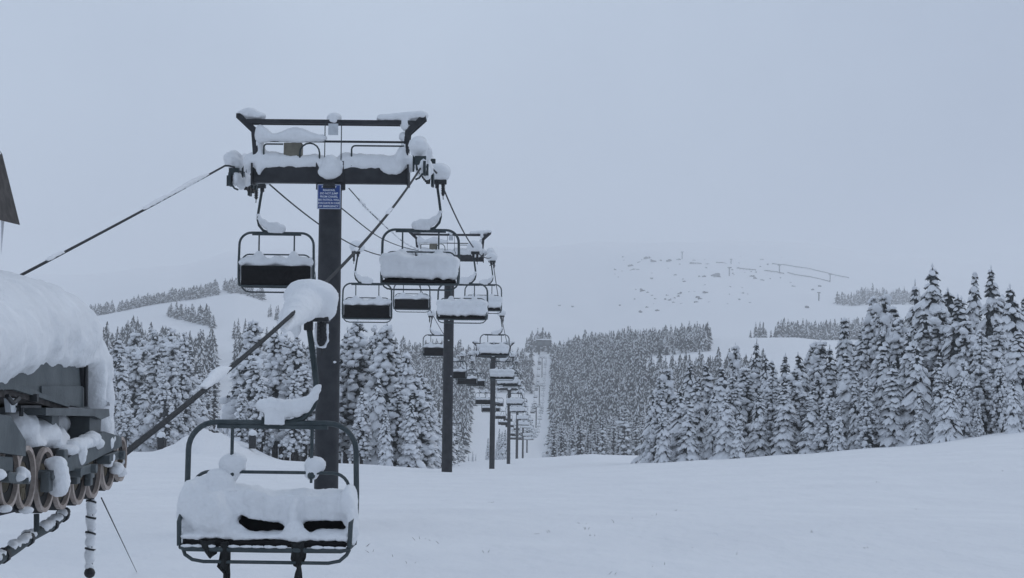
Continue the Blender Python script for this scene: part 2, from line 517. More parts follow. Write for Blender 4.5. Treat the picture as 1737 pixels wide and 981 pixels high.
def rope_z(d, side=1):
    sp = SUPP[side]
    for (d0, z0), (d1, z1) in zip(sp, sp[1:]):
        if d0 <= d <= d1:
            s = (d - d0) / (d1 - d0)
            L = d1 - d0
            k = 0.0011 if 40 < d0 < 60 and L > 20 else (0.0007 if L < 60 else 0.00078)
            if side > 0 and 11 < d0 < 12: k = 0.00158
            if side < 0 and d0 < 10: k = 0.0002
            return z0 + (z1 - z0) * s - k * L * L * s * (1 - s)
    return sp[0][1] if d < sp[0][0] else sp[-1][1]

# --- tower head parts, shared by all towers (origin: rope level on the tower axis)
def arc(c, r, a0, a1, n, plane='xz', y=0.0):
    out = []
    for i in range(n + 1):
        a = R(a0 + (a1 - a0) * i / n)
        out.append((c[0] + r * math.cos(a), y, c[1] + r * math.sin(a)))
    return out

def sheave_wheel(mb, c, r, w, mi_t=0):
    c = Vector(c)
    mb.disc_ring(c, (1, 0, 0), r, r * 0.80, w, 20, 0)
    mb.disc_ring(c + Vector((0, 0, 0)), (1, 0, 0), r * 0.81, r * 0.66, w * 0.7, 20, 1)
    mb.disc_ring(c, (1, 0, 0), r * 0.67, r * 0.12, w * 0.3, 20, 2)
    mb.tube([c - Vector((w * 0.6, 0, 0)), c + Vector((w * 0.6, 0, 0))], r * 0.14, 8, 0)

def make_tower_meshes():
    D = {}
    m = MB(); m.box((0, 0, -0.07), (1.88, 0.20, 0.20), bev=0.02)
    m.box((0, -0.225, 0.0), (0.34, 0.02, 0.26)); m.box((0, 0.225, 0.0), (0.34, 0.02, 0.26))
    for sx in (-1, 1): m.box((sx * 1.90, 0, -0.07), (0.02, 0.27, 0.26))
    D['crossarm'] = m.mesh('crossarm', M['pole'])
    m = MB()
    for sx in (-1, 1):
        for yy in (-0.16, 0.16):
            m.beam((sx * 1.80, yy, 0.12), (sx * 1.88, yy, 1.02), 0.05, 0.13)
            m.beam((sx * 1.87, yy, 0.99), (sx * 2.27, yy, 1.36), 0.05, 0.15)
        m.beam((sx * 2.27, -0.18, 1.36), (sx * 2.27, 0.18, 1.36), 0.09, 0.09)
    for yy in (-0.16, 0.16):
        m.beam((-2.05, yy, 1.22), (2.05, yy, 1.22), 0.09, 0.10)
    m.beam((-1.84, -0.16, 0.74), (1.84, -0.16, 0.74), 0.05, 0.05)
    D['lifting_frame'] = m.mesh('lifting_frame', M['pole'])
    for q, pts in enumerate(([(-1.62, -0.2, 0.14), (-1.62, -0.2, 0.58)] + arc((-1.54, 0.58), 0.08, 180, 90, 4, y=-0.2) + [(-1.15, -0.2, 0.66)],
                             [(-0.74, -0.2, 0.14), (-0.74, -0.2, 0.45)] + arc((-0.50, 0.45), 0.24, 180, 0, 8, y=-0.2) + [(-0.26, -0.2, 0.14)],
                             [(0.52, -0.2, 0.14), (0.52, -0.2, 0.55)] + arc((0.61, 0.55), 0.09, 180, 90, 4, y=-0.2) + [(1.80, -0.2, 0.64)])):
        D['handrail%d' % q] = MB().tube(pts, 0.022, 6).mesh('handrail', M['steel'])
    D['rod'] = MB().tube([(0, -0.24, 0.14), (0, -0.24, 1.20)], 0.013, 6).mesh('rod', M['steel'])
    m = MB(); m.box((-0.92, -0.05, 0.46), (0.22, 0.14, 0.24), bev=0.015)
    D['control_box'] = m.mesh('control_box', M['tan'])
    m = MB(); m.box((0.07, -0.245, 1.03), (0.12, 0.008, 0.14))
    D['number_plate'] = m.mesh('number_plate', M['whiteplate'])
    # sheave train: a beam, two rockers, six wheels in line with the rope
    m = MB()
    sheave_wheel(m, (0, 0, -0.21), 0.20, 0.09)
    D['sheave'] = m.mesh('sheave', [M['rubber'], M['wheel_rim'], M['dark']])
    m = MB()
    m.box((0.10, 0, 0.02), (0.03, 1.1, 0.09), bev=0.01)
    for yy in (-0.75, 0.75): m.box((0.10, yy, -0.13), (0.025, 0.62, 0.07), bev=0.01)
    m.tube([(-0.25, 0, 0.02), (0.22, 0, 0.02)], 0.06, 8)
    for k in range(6): m.box((0.085, (k - 2.5) * 0.5, -0.24), (0.03, 0.06, 0.08))
    m.box((0.0, -1.52, -0.12), (0.13, 0.03, 0.10)); m.tube([(-0.16, -1.5, -0.2), (-0.16, -1.5, -0.46)], 0.03, 6); m.tube([(0.17, -1.3, 0.1), (0.17, -1.3, -0.36)], 0.025, 6); m.box((-0.10, -1.45, -0.30), (0.03, 0.18, 0.16)); m.box((-0.10, 1.45, -0.30), (0.03, 0.18, 0.16))
    m.tube([(-0.06, -1.55, -0.42), (0.02, -1.55, -0.52), (0.1, -1.5, -0.55)], 0.025, 6)
    D['sheave_frame'] = m.mesh('sheave_frame', M['steel'])
    for side in (-1, 1):
        m = MB()
        rnd = random.Random(5 + side)
        for k in range(6):
            yy = (k - 2.5) * 0.5
            m.ball((0.03 + rnd.uniform(-.05, .05), yy, 0.16 + rnd.uniform(-.04, .06)), (0.21, 0.36, 0.2 + rnd.uniform(0, .09)), sub=2)
        m.ball((0.06 * side, -1.35, 0.22), (0.24, 0.32, 0.22), sub=2)
        m.ball((-0.05 * side, -1.45, -0.26), (0.12, 0.18, 0.2), sub=2)
        m.ball((-0.13 * side, -1.25, -0.36), (0.10, 0.15, 0.2), sub=2); m.ball((0.1 * side, -0.9, -0.3), (0.09, 0.14, 0.13), sub=2); m.ball((-0.1 * side, -0.4, -0.2), (0.12, 0.3, 0.2), sub=2)
        D['sheave_snow%d' % side] = snow_mesh('sheave_snow', m, 0.05, M['snow'], 3, 0.05, 4.0, 3 + side)
    # snow on the head
    m = MB(); rnd = random.Random(11)
    x = -1.95
    while x < 1.9:
        hgt = 0.19 + 0.02 * math.sin(x * 3.1) + rnd.uniform(0, 0.03)
        if abs(x - 0.02) > 0.25:
            m.ball((x, 0.0, 0.16 + hgt * 0.4), (0.22, 0.27, hgt + 0.03), sub=2)
        x += 0.12
    m.ball((0.02, -0.30, 0.0), (0.31, 0.22, 0.20), sub=2); m.ball((0.02, -0.22, 0.17), (0.26, 0.28, 0.24), sub=2)
    m.ball((-1.72, -0.22, 0.08), (0.09, 0.1, 0.2), sub=2); m.ball((1.72, -0.18, 0.3), (0.16, 0.24, 0.32), sub=2)
    m.ball((1.5, -0.22, 0.06), (0.26, 0.1, 0.14), sub=2); m.ball((-1.72, 0, 0.42), (0.13, 0.24, 0.32), sub=2)
    m.ball((-1.78, 0, 0.75), (0.11, 0.22, 0.3), sub=2); m.ball((1.80, -0.02, 0.62), (0.1, 0.2, 0.34), sub=2)
    m.ball((1.76, -0.04, 0.9), (0.12, 0.2, 0.12), sub=2)
    D['crossarm_snow'] = snow_mesh('crossarm_snow', m, 0.045, M['snow'], 3, 0.03, 4.0, 1)
    m = MB()
    m.ball((-2.02, 0, 1.42), (0.24, 0.26, 0.15), sub=2); m.ball((-1.8, 0, 1.36), (0.2, 0.24, 0.12), sub=2); m.ball((-2.2, 0, 1.42), (0.14, 0.22, 0.10), sub=2)
    D['top_snow'] = snow_mesh('top_snow', m, 0.04, M['snow'], 3, 0.02, 4.0, 2)
    m = MB()
    for x in np.arange(1.25, 2.3, 0.12): m.ball((x, 0, 1.33 + 0.09 * (x - 1.25)), (0.17, 0.25, 0.12), sub=2)
    m.ball((1.80, -.1, 1.2), (0.13, 0.16, 0.2), sub=2)
    D['top_snow1'] = snow_mesh('top_snow', m, 0.04, M['snow'], 3, 0.02, 4.0, 2)
    m = MB()
    for x in np.arange(-1.72, -0.2, 0.1):
        hh = 0.06 + 0.12 * math.exp(-((x + 0.85) / 0.35) ** 2) + 0.16 * math.exp(-((x + 1.75) / 0.2) ** 2)
        m.ball((x, -0.16, 0.78 + hh * 0.6), (0.14, 0.18, hh + 0.03), sub=2)
    D['rail_snow'] = snow_mesh('rail_snow', m, 0.03, M['snow'], 3, 0.015, 5.0, 4)
    m = MB(); m.ball((0.06, 0, 1.33), (0.19, 0.24, 0.15), sub=2); m.ball((0.06, -.12, 1.25), (0.17, 0.12, 0.1), sub=2)
    D['centre_snow'] = snow_mesh('centre_snow', m, 0.035, M['snow'], 3, 0.015, 5.0, 6)
    return D
TD = make_tower_meshes()

tower_labels = [
 'nearest dark steel lift tower, carrying the blue safety sign',
 'second lift tower, partly hidden behind the hanging chairs',
 'third lift tower from the camera, with snowy crossarm below eye level',
 'fourth lift tower from the camera, thin dark pole beyond the snow crest',
 'fifth lift tower from the camera, cut off by the snow crest',
 'sixth lift tower from the camera, low among the distant chairs',
 'seventh lift tower from the camera, down in the valley',
 'lowest of three far lift towers climbing the opposite slope',
 'middle one of three far lift towers climbing the opposite slope',
 'uppermost of three far lift towers below the hilltop terminal']
for i, (d, x, z) in enumerate(TOW):
    gz = ground(x, d)
    root = empty('lift_tower', (x, d, z), LINE_RZ)
    tag(root, tower_labels[i], 'lift tower', 'towers of the chairlift')
    m = MB()
    base = gz - z - 0.6
    ts = [k / 10 for k in range(11)]
    m.tube([(0, 0, base + (0.0 - base) * k) for k in ts], [0.30 - 0.025 * k for k in ts], 20)
    m.tube([(0, 0, -0.42), (0, 0, -0.34)], 0.36, 20); m.tube([(0, 0, -0.335), (0, 0, -0.28)], 0.36, 20)
    pole = m.build('pole', M['pole'], root)
    if i < 2:
        rnd = random.Random(i * 10)
        for k in range(3):
            a = R(rnd.uniform(200, 330)); zz = base * rnd.uniform(0.2, 0.6)
            MB().ball((0.285 * math.cos(a), 0.285 * math.sin(a), zz), (0.05, 0.03, 0.03), sub=2).build('snow_spot', M['snow'], root)
    for nm in ('crossarm', 'lifting_frame', 'control_box', 'number_plate'):
        place(nm, TD[nm], root)
    for q in range(3): place('handrail', TD['handrail%d' % q], root)
    for xx in (-0.13, 0.27): place('rod', TD['rod'], root, (xx, 0, 0))
    place('crossarm_snow', TD['crossarm_snow'], root)
    place('top_snow', TD['top_snow1'], root)
    for nm in ('top_snow', 'rail_snow', 'centre_snow'): place(nm, TD[nm], root)
    for side in (-1, 1):
        dy = (-1.6 if side > 0 else 1.7) if i == 0 else 0.0
        lx = side * G_HALF
        fr = place('sheave_train', TD['sheave_frame'], root, (lx, dy, 0.12 if i == 0 else 0.0))
        if side > 0: fr.scale.x = -1
        for k in range(6): place('sheave', TD['sheave'], fr, (0, (k - 2.5) * 0.5, 0))
        place('snow_load', TD['sheave_snow%d' % side], fr)

# the blue safety sign bolted to the nearest tower
d, x, z = TOW[0]
sroot = empty('safety_sign', (x - 0.005, d - 0.315, z - 0.62), LINE_RZ)
tag(sroot, 'blue safety sign with white lettering on the nearest tower pole', 'sign')
MB().box((0, 0, 0), (0.285, 0.006, 0.30), bev=0.004).build('panel', M['blue'], sroot)
m = MB()
for s in (-1, 1):
    m.box((s * 0.272, -0.008, 0), (0.006, 0.002, 0.283)); m.box((0, -0.008, s * 0.289), (0.278, 0.002, 0.006))
m.build('border', M['white'], sroot)
LINES = ['FOR SAFETY', 'REASONS,', 'DO NOT JUMP', 'FROM CHAIRS,', 'SKI PATROL WILL', 'EVACUATE IN CASE', 'OF EMERGENCY.']
for k, txt in enumerate(LINES):
    cu = bpy.data.curves.new('txt', 'FONT')
    cu.body = txt
    cu.size = 0.066
    cu.align_x = 'CENTER'
    cu.offset = 0.0016
    cu.extrude = 0.001
    to = bpy.data.objects.new('txt', cu)
    COL.objects.link(to)
    bpy.context.view_layer.update()
    me = bpy.data.meshes.new_from_object(to.evaluated_get(bpy.context.evaluated_depsgraph_get()))
    bpy.data.objects.remove(to)
    xs = [v.co.x for v in me.vertices]
    wd = max(xs) - min(xs)
    k_s = min(1.0, 0.52 / wd) if wd else 1
    me.transform(Matrix.Diagonal((k_s, 1, 1, 1)))
    me.transform(Matrix.Rotation(R(90), 4, 'X'))
    me.materials.clear(); me.materials.append(M['white'])
    place('lettering', me, sroot, (0, -0.0085, 0.215 - k * 0.078))

# ------------------------------------------------------------------ ropes and cables
def rope_points(side, d0, d1):
    pts = []
    d = d0
    while d < d1:
        pts.append((line_x(d) + side * G_HALF / math.cos(LINE_RZ), d, rope_z(d, side)))
        d += max(0.25, d * 0.012)
    pts.append((line_x(d1) + side * G_HALF, d1, rope_z(d1)))
    return pts
for side in (-1, 1):
    pts = rope_points(side, 8.3, 1300)
    m = MB(); m.tube(pts, [0.023 + 0.00001 * p[1] for p in pts], 7)
    o = m.build('haul_rope', M['rope'])
    tag(o, 'dark steel haul rope on the left, running to the left sheaves' if side < 0 else 'dark steel haul rope rising from the wheels to the right sheaves',
        'cable', 'ropes of the chairlift')
    rnd = random.Random(40 + side)
    m = MB()
    segs = [(14.6, 15.7, .05), (31.5, 32.5, .022), (26.2, 26.5, .03)] if side > 0 else [(36.0, 40.0, .05), (33.5, 36, 0.035), (27, 28, 0.02)]
    for a, c, th in segs:
        q = a
        while q < c:
            e = math.sin(math.pi * (q - a) / (c - a)) * 0.7 + 0.3
            m.ball((line_x(q) + side * G_HALF, q, rope_z(q, side) + 0.015 + th * 0.5 * e), (0.035 + th * .3, 0.10, (th + 0.01) * e * rnd.uniform(.8, 1.1)), sub=2)
            q += 0.06 if side > 0 else 0.1
    place_pieces('snow', snow_mesh('rope_snow', m, 0.02, M['snow'], 2, 0.012, 6.0, 9), o)
def cable(pts_px, rad, label, snow=None, group='signal cables of the chairlift'):
    ctrl = [P(*p) for p in pts_px]
    dd = [c.y for c in ctrl]
    q = np.linspace(dd[0], dd[-1], 40)
    xs = pchip(dd, [c.x for c in ctrl], q); zs = pchip(dd, [c.z for c in ctrl], q)
    pts = list(zip(xs, q, zs))
    o = MB().tube(pts, rad, 6).build('signal_cable', M['rope'])
    tag(o, label, 'cable', group)
    if snow:
        m = MB()
        for p in pts[snow[0]:snow[1]]:
            m.ball((p[0], p[1], p[2] + 0.015), (0.045, 1.0, 0.05 * random.Random(int(p[1] * 10)).uniform(.6, 1.3)), sub=1)
        for a, c in zip(pts[snow[0]:snow[1]], pts[snow[0] + 1:snow[1]]):
            m.tube([a, c], 0.035, 6)
        place_pieces('snow', snow_mesh('cable_snow', m, 0.05, M['snow'], 1, 0.03, 3.0, 3), o)
    return o
cable([(553, 332, 43.3), (580, 354, 49), (633, 396, 62), (668, 414, 74), (720, 428, 99)], 0.018, 'thin bare signal cable sagging behind the blue sign')
cable([(592, 320, 43.3), (630, 362, 52), (678, 406, 66), (712, 425, 80), (760, 432, 99)], 0.014, 'thin snow-coated signal cable running to the second tower', (3, 30))

# ------------------------------------------------------------------ chairs
# origin: the rope in the grip; the seat looks towards -y; the carrier hangs 0.41 m to the inside
CXO = -0.41
def make_chair_meshes():
    D = {}
    m = MB()
    m.tube([(0.0, 0, -0.30), (0.05, 0, -0.62), (0.10, 0, -0.98), (0.105, 0, -1.14), (0.07, 0, -1.29), (-0.04, 0, -1.42), (-0.2, 0, -1.475), (CXO - 0.1, 0, -1.485)], 0.036, 10)
    m.box((CXO, 0, -1.47), (0.13, 0.05, 0.05), bev=0.01)
    D['hanger'] = m.mesh('hanger', M['steel'])
    m = MB()
    m.box((0.0, 0, -0.05), (0.10, 0.20, 0.075), bev=0.02)
    m.box((0.08, 0, -0.22), (0.17, 0.13, 0.055), bev=0.015)
    m.box((0.0, 0, -0.28), (0.05, 0.06, 0.10), bev=0.01)
    D['grip'] = m.mesh('grip', M['dark'])
    m = MB()
    for k in range(6): m.tube([(0.16, 0.0, -0.29 - k * 0.045), (0.16, 0.0, -0.315 - k * 0.045)], 0.055, 10)
    m.tube([(0.16, 0, -0.27), (0.16, 0, -0.58)], 0.035, 8)
    m.tube([(0.16, 0, -0.57), (0.165, 0, -0.68)], 0.012, 5)
    D['grip_spring'] = m.mesh('grip_spring', M['dark'])
    m = MB()
    c, hw, r = CXO, 1.0, 0.33
    pts = [(c - hw + 0.0, -0.10, -2.90), (c - hw - 0.01, 0.0, -2.72), (c - hw - 0.01, 0.02, -2.3), (c - hw, 0.0, -1.485 - r)]
    pts += [(c - hw + r + r * math.cos(a), 0, -1.485 - r + r * math.sin(a)) for a in np.linspace(math.pi, math.pi / 2, 9)[1:]]
    pts += [(c + hw - r + r * math.cos(a), 0, -1.485 - r + r * math.sin(a)) for a in np.linspace(math.pi / 2, 0, 9)]
    pts += [(c + hw + 0.01, 0.02, -2.3), (c + hw + 0.01, 0.0, -2.72), (c + hw, -0.10, -2.90)]
    m.tube(pts, 0.034, 10)
    m.box((c, 0.0, -1.535), (0.66, 0.025, 0.022))
    D['hoop_frame'] = m.mesh('hoop_frame', M['tube'])
    m = MB()
    for s in (-1, 1):
        m.tube([(c + s * 0.475, -0.02, -1.53), (c + s * 0.475, -0.03, -2.07)], 0.021, 8)
        m.ball((c + s * 0.475, -0.04, -2.09), (0.055, 0.055, 0.06), sub=2)
        m.tube([(c + s * 0.475, -0.04, -2.1), (c + s * 0.475, -0.04, -2.19)], 0.018, 6)
    rr_ = 0.2
    pts = [(c - 0.93, -0.02, -2.42), (c - 0.93, -0.03, -2.07 - rr_)]
    pts += [(c - 0.93 + rr_ + rr_ * math.cos(a), -0.04, -2.07 - rr_ + rr_ * math.sin(a)) for a in np.linspace(math.pi, math.pi / 2, 7)[1:]]
    pts += [(c + 0.93 - rr_ + rr_ * math.cos(a), -0.04, -2.07 - rr_ + rr_ * math.sin(a)) for a in np.linspace(math.pi / 2, 0, 7)]
    pts += [(c + 0.93, -0.02, -2.42)]
    m.tube(pts, 0.02, 8)
    D['restraint_bar'] = m.mesh('restraint_bar', M['tube'])
    m = MB(); m.box((c, 0.06, -2.62), (0.93, 0.045, 0.245), Matrix.Rotation(R(-8), 3, 'X'), bev=0.03)
    D['backrest'] = m.mesh('backrest', M['pad'])
    m = MB(); m.box((c, -0.24, -2.86), (0.95, 0.28, 0.045), bev=0.03)
    D['seat'] = m.mesh('seat', M['pad'])
    m = MB()
    m.tube([(c - 0.99, 0.0, -2.90), (c - 0.97, -0.50, -2.915), (c - 0.9, -0.54, -2.93), (c, -0.54, -2.935), (c + 0.9, -0.54, -2.93), (c + 0.97, -0.50, -2.915), (c + 0.99, 0.0, -2.90)], 0.03, 8)
    m.tube([(c - 0.98, 0.06, -2.92), (c + 0.98, 0.06, -2.92)], 0.022, 8)
    for s in (-1, 1):
        m.tube([(c + s * 1.0, 0.0, -2.5), (c + s * 1.0, -0.3, -2.52), (c + s * 1.0, -0.48, -2.62), (c + s * 0.99, -0.5, -2.9)], 0.028, 8)
    D['seat_frame'] = m.mesh('seat_frame', M['tube'])
    m = MB()
    pts = [(c - 0.95, -0.48, -2.93), (c - 0.92, -0.5, -3.0), (c - 0.83, -0.52, -3.055), (c - 0.7, -0.53, -3.075), (c + 0.75, -0.53, -3.075), (c + 0.88, -0.52, -3.05), (c + 0.96, -0.5, -2.98), (c + 0.99, -0.48, -2.92)]
    m.tube(pts, 0.022, 8)
    D['footrest'] = m.mesh('footrest', M['tube'])
    # snow: heaps on the seat, on the hanger foot, on the grip
    for var in (0, 1, 2):
        m = MB(); rnd = random.Random(20 + var)
        for k in range(13):
            xx = -0.90 + k * 0.15
            top = -2.24 + 0.045 * math.sin(k * (0.9 + 0.3 * var) + var) + rnd.uniform(-.03, .03)
            m.box((c + xx, -0.27, (top - 2.76) / 2), (0.11, 0.22, (top + 2.76) / 2))
            m.ball((c + xx, -0.20, top - 0.05), (0.17, 0.36, 0.14 + rnd.uniform(0, .04)), sub=2)
            m.ball((c + xx, -0.42, -2.60 + rnd.uniform(-.05, .05)), (0.14, 0.19, 0.2), sub=2)
        for s in (-1, 1):
            m.ball((c + s * 0.475, -0.03, -2.17), (0.30 if var != 1 else .2, 0.16, 0.10), sub=2)
            m.ball((c + s * 0.475, -0.02, -2.09), (0.12, 0.12, 0.14), sub=2)
        D['seat_snow%d' % var] = snow_mesh('seat_snow', m, 0.05, M['snow'], 5, 0.03, 3.5, 11 + var)
    m = MB()
    for a, z_, h in ((-0.55, -1.36, 0.12), (-0.42, -1.33, 0.15), (-0.28, -1.31, 0.13), (-0.14, -1.28, 0.11), (-0.03, -1.2, 0.1), (0.06, -1.1, 0.075), (0.10, -1.0, 0.04)):
        m.ball((a, 0, z_), (0.12 if a < 0 else 0.07, 0.13 if a < 0 else 0.08, h), sub=2)
    m.box((-0.36, 0, -1.42), (0.2, 0.10, 0.07))
    D['hanger_snow'] = snow_mesh('hanger_snow', m, 0.03, M['snow'], 3, 0.015, 5.0, 2)
    m = MB()
    m.ball((0.05, 0, 0.06), (0.31, 0.34, 0.24), sub=3); m.ball((0.15, 0.0, -0.03), (0.2, 0.22, 0.18), sub=2); m.ball((-0.10, -0.02, 0.0), (0.2, 0.24, 0.2), sub=2)
    D['grip_snow'] = snow_mesh('grip_snow', m, 0.04, M['snow'], 3, 0.02, 4.0, 5)
    return D
CD = make_chair_meshes()

def chair(d, side, label, group, var=0, full=True, rz=0.0):
    x = line_x(d) + side * G_HALF
    root = empty('lift_chair', (x, d, rope_z(d, side)), LINE_RZ + (math.pi if side < 0 else 0) + rz)
    tag(root, label, 'lift chair', group)
    for nm in ('hanger', 'hoop_frame', 'backrest', 'seat') + (('grip', 'grip_spring', 'restraint_bar', 'seat_frame', 'footrest') if full else ()):
        place(nm, CD[nm], root)
    if var >= 0:
        place('seat_snow', CD['seat_snow%d' % (var % 3)], root)
        place('hanger_snow', CD['hanger_snow'], root)
        place('grip_snow', CD['grip_snow'], root)
    return root

# nearest chair: its own snow load and the torn padding hanging from it
near = chair(21.1, 1, 'nearest four-seat chair, heaped with snow, torn black padding hanging below', 'chairs on the lift', var=-1)
c = CXO
m = MB(); rnd = random.Random(3)
for k in range(40):                                   # slab of snow over the backrest
    xx = -0.95 + k * 0.0485
    top = -2.23 - (0.05 if xx > 0 else 0.05 * max(0, 1 + xx / .4)) + 0.012 * math.sin(k * .55) - 0.05 * max(0, abs(xx) - .8) / .15
    low = float(np.interp(xx, [-.95, -.45, -.36, -.2, 0.0, .18, .27, .36, .42, .5, .7, .88, .95], [-2.68, -2.68, -2.50, -2.57, -2.60, -2.605, -2.66, -2.66, -2.60, -2.58, -2.57, -2.58, -2.63]))
    m.box((c + xx, -0.14, (low + top) / 2 - .03), (0.05, 0.15 + .02 * math.sin(k * 1.3), (top - low) / 2))
    m.ball((c + xx, -0.03, top - 0.08), (0.11, 0.2, 0.10), sub=2)
for k in range(14):                                   # layer left on the seat
    xx = -0.90 + k * 0.138
    m.ball((c + xx, -0.30, -2.79), (0.15, 0.25, 0.05 + (0.03 if xx > 0.5 else 0)), sub=2)
for xx, yy, zz, a, b_, g in ((-0.9, -.2, -2.45, .16, .3, .3), (-0.75, -.25, -2.5, .2, .3, .32), (-0.6, -.3, -2.55, .2, .3, .3), (-0.48, -.32, -2.62, .14, .28, .2),
                             (-0.36, -.33, -2.74, .12, .25, .08), (-0.62, -.1, -2.22, .2, .2, .2), (-0.8, -.1, -2.28, .2, .22, .18),
                             (0.32, -.26, -2.55, .07, .22, .24), (0.33, -.36, -2.72, .12, .2, .12), (0.36, -.42, -2.78, .2, .16, .09), (0.99, -.25, -2.62, .07, .26, .3), (0.95, -.2, -2.4, .1, .26, .22),
                             (-1.0, -.15, -2.5, .08, .25, .28), (-0.97, -.12, -2.3, .09, .2, .14)):
    m.ball((c + xx, yy, zz), (a, b_, g), sub=2)
place('seat_snow', snow_mesh('near_seat_snow', m, 0.022, M['snow'], 4, 0.026, 4.0, 21), near)
m = MB()
for s, pts in ((-1, [(-0.10, -2.22, .13, .1), (-.04, -2.10, .14, .12), (-.02, -1.97, .15, .12), (0.05, -1.93, .14, .09), (-0.22, -2.2, .16, .1), (.02, -2.03, .16, .1)]),
               (1, [(0.02, -1.98, .115, .12), (0.0, -2.08, .09, .09), (0.06, -1.99, .1, .10)])):
    for dx, zz, a, g in pts: m.ball((c + s * 0.475 + dx, 0.02, zz), (a, 0.12, g), sub=2)
place_pieces('bar_snow', snow_mesh('bar_snow', m, 0.025, M['snow'], 2, 0.02, 5.0, 8), near)
m = MB()                                               # curl of snow left along the hanger foot
for a, z_, h in ((-0.52, -1.285, 0.085), (-0.43, -1.28, 0.11), (-0.33, -1.30, 0.12), (-0.22, -1.31, 0.12), (-0.12, -1.30, 0.12), (-0.03, -1.27, 0.11), (0.04, -1.22, 0.095), (0.08, -1.16, 0.075), (0.11, -1.09, 0.05), (0.125, -1.04, .03)):
    m.ball((a, 0, z_), (0.10 if a < 0 else 0.055, 0.12 if a < 0 else 0.06, h), sub=2)
m.box((-0.38, -0.03, -1.42), (0.12, 0.05, 0.09))
place('hanger_snow', snow_mesh('near_hanger_snow', m, 0.02, M['snow'], 3, 0.012, 5.0, 14), near)
m = MB()
m.ball((0.02, 0, 0.02), (0.33, 0.34, 0.22), sub=3); m.ball((0.18, 0, -0.06), (0.17, 0.26, 0.22), sub=2); m.ball((-0.06, -.05, -0.02), (0.24, 0.3, 0.2), sub=2)
m.ball((-0.20, -.1, -0.22), (0.13, 0.2, 0.16), sub=2); m.ball((-0.26, -.2, -0.30), (0.08, 0.14, 0.09), sub=2); m.ball((-0.13, -.1, -0.33), (0.06, 0.1, 0.14), sub=2); m.ball((-0.30, -.1, -0.2), (0.07, 0.1, 0.05), sub=2)
for k in range(30):
    yy = -0.05 - k * 0.06
    rr0 = 0.27 - k * 0.0075
    m.ball((-0.02, yy, yy * 0.155 - 0.02 - k * .003), (rr0, 0.2, rr0 * .8), sub=2)
place('grip_snow', snow_mesh('near_grip_snow', m, 0.03, M['snow'], 10, 0.02, 4.0, 4), near)
m = MB()
m.tube([(0.095, -0.02, -0.29), (0.085, -0.02, -0.5), (0.12, -0.02, -0.575), (0.2, -0.02, -0.575), (0.235, -0.02, -0.5), (0.225, -0.02, -0.29)], 0.017, 6)
place('spring_snow', snow_mesh('spring_snow', m, 0.012, M['snow'], 1, 0.008, 12.0, 4), near)
def rag(mb, pts, seed):
    """A crumpled hanging strip: (x, z, half width) rows."""
    rnd = random.Random(seed)
    v, f = [], []
    n = 7
    for k, (x_, z_, w_) in enumerate(pts):
        for j in range(n):
            tt = -1 + 2 * j / (n - 1)
            v.append((x_ + tt * w_ * rnd.uniform(.8, 1.15), -0.55 + rnd.uniform(-.04, .04) - 0.03 * math.cos(tt * 3), z_ + rnd.uniform(-.015, .015)))
    nn = len(pts)
    for k, (x_, z_, w_) in enumerate(pts):
        for j in range(n):
            tt = -1 + 2 * j / (n - 1)
            q = v[k * n + j]
            v.append((q[0], q[1] + 0.035, q[2]))
    o = nn * n
    for k in range(nn - 1):
        for j in range(n - 1):
            a = k * n + j
            f.append([a, a + 1, a + n + 1, a + n])
            f.append([o + a, o + a + n, o + a + n + 1, o + a + 1])
    for k in range(nn - 1):
        for j in (0, n - 1):
            a = k * n + j
            q = [a, a + n, o + a + n, o + a]
            f.append(q if j == 0 else q[::-1])
    for j in range(n - 1):
        for k in (0, nn - 1):
            a = k * n + j
            f.append([a, o + a, o + a + 1, a + 1] if k == 0 else [a + 1, o + a + 1, o + a, a])
    mb.add(v, f)
for k, rows in enumerate(([(-.47, -2.84, .06), (-.45, -2.94, .06), (-.455, -3.05, .075), (-.47, -3.13, .07), (-.43, -3.22, .045), (-.425, -3.32, .045), (-.42, -3.6, .03)],
                          [(-.67, -2.83, .16), (-.66, -2.90, .12), (-.63, -2.98, .075), (-.62, -3.03, .02)],
                          [(.40, -2.84, .10), (.40, -2.95, .10), (.40, -3.03, .085), (.40, -3.10, .05), (.41, -3.13, .02), (.405, -3.2, .04), (.40, -3.3, .06), (.40, -3.34, .062), (.41, -3.42, .02)])):
    m = MB()
    rag(m, [(a + c, z_, w_) for a, z_, w_ in rows], k + 1)
    m.build('torn_padding', M['rag'], near)
m = MB()
for k in range(14):
    xx = -0.9 + k * 0.138
    if abs(xx - 0.40) < .1 or abs(xx + 0.5) < .12: continue
    m.ball((c + xx, -0.545, -2.895), (0.09, 0.035, 0.022), sub=1)
place_pieces('frame_snow', snow_mesh('frame_snow', m, 0.014, M['snow'], 1, 0.008, 9.0, 2), near)

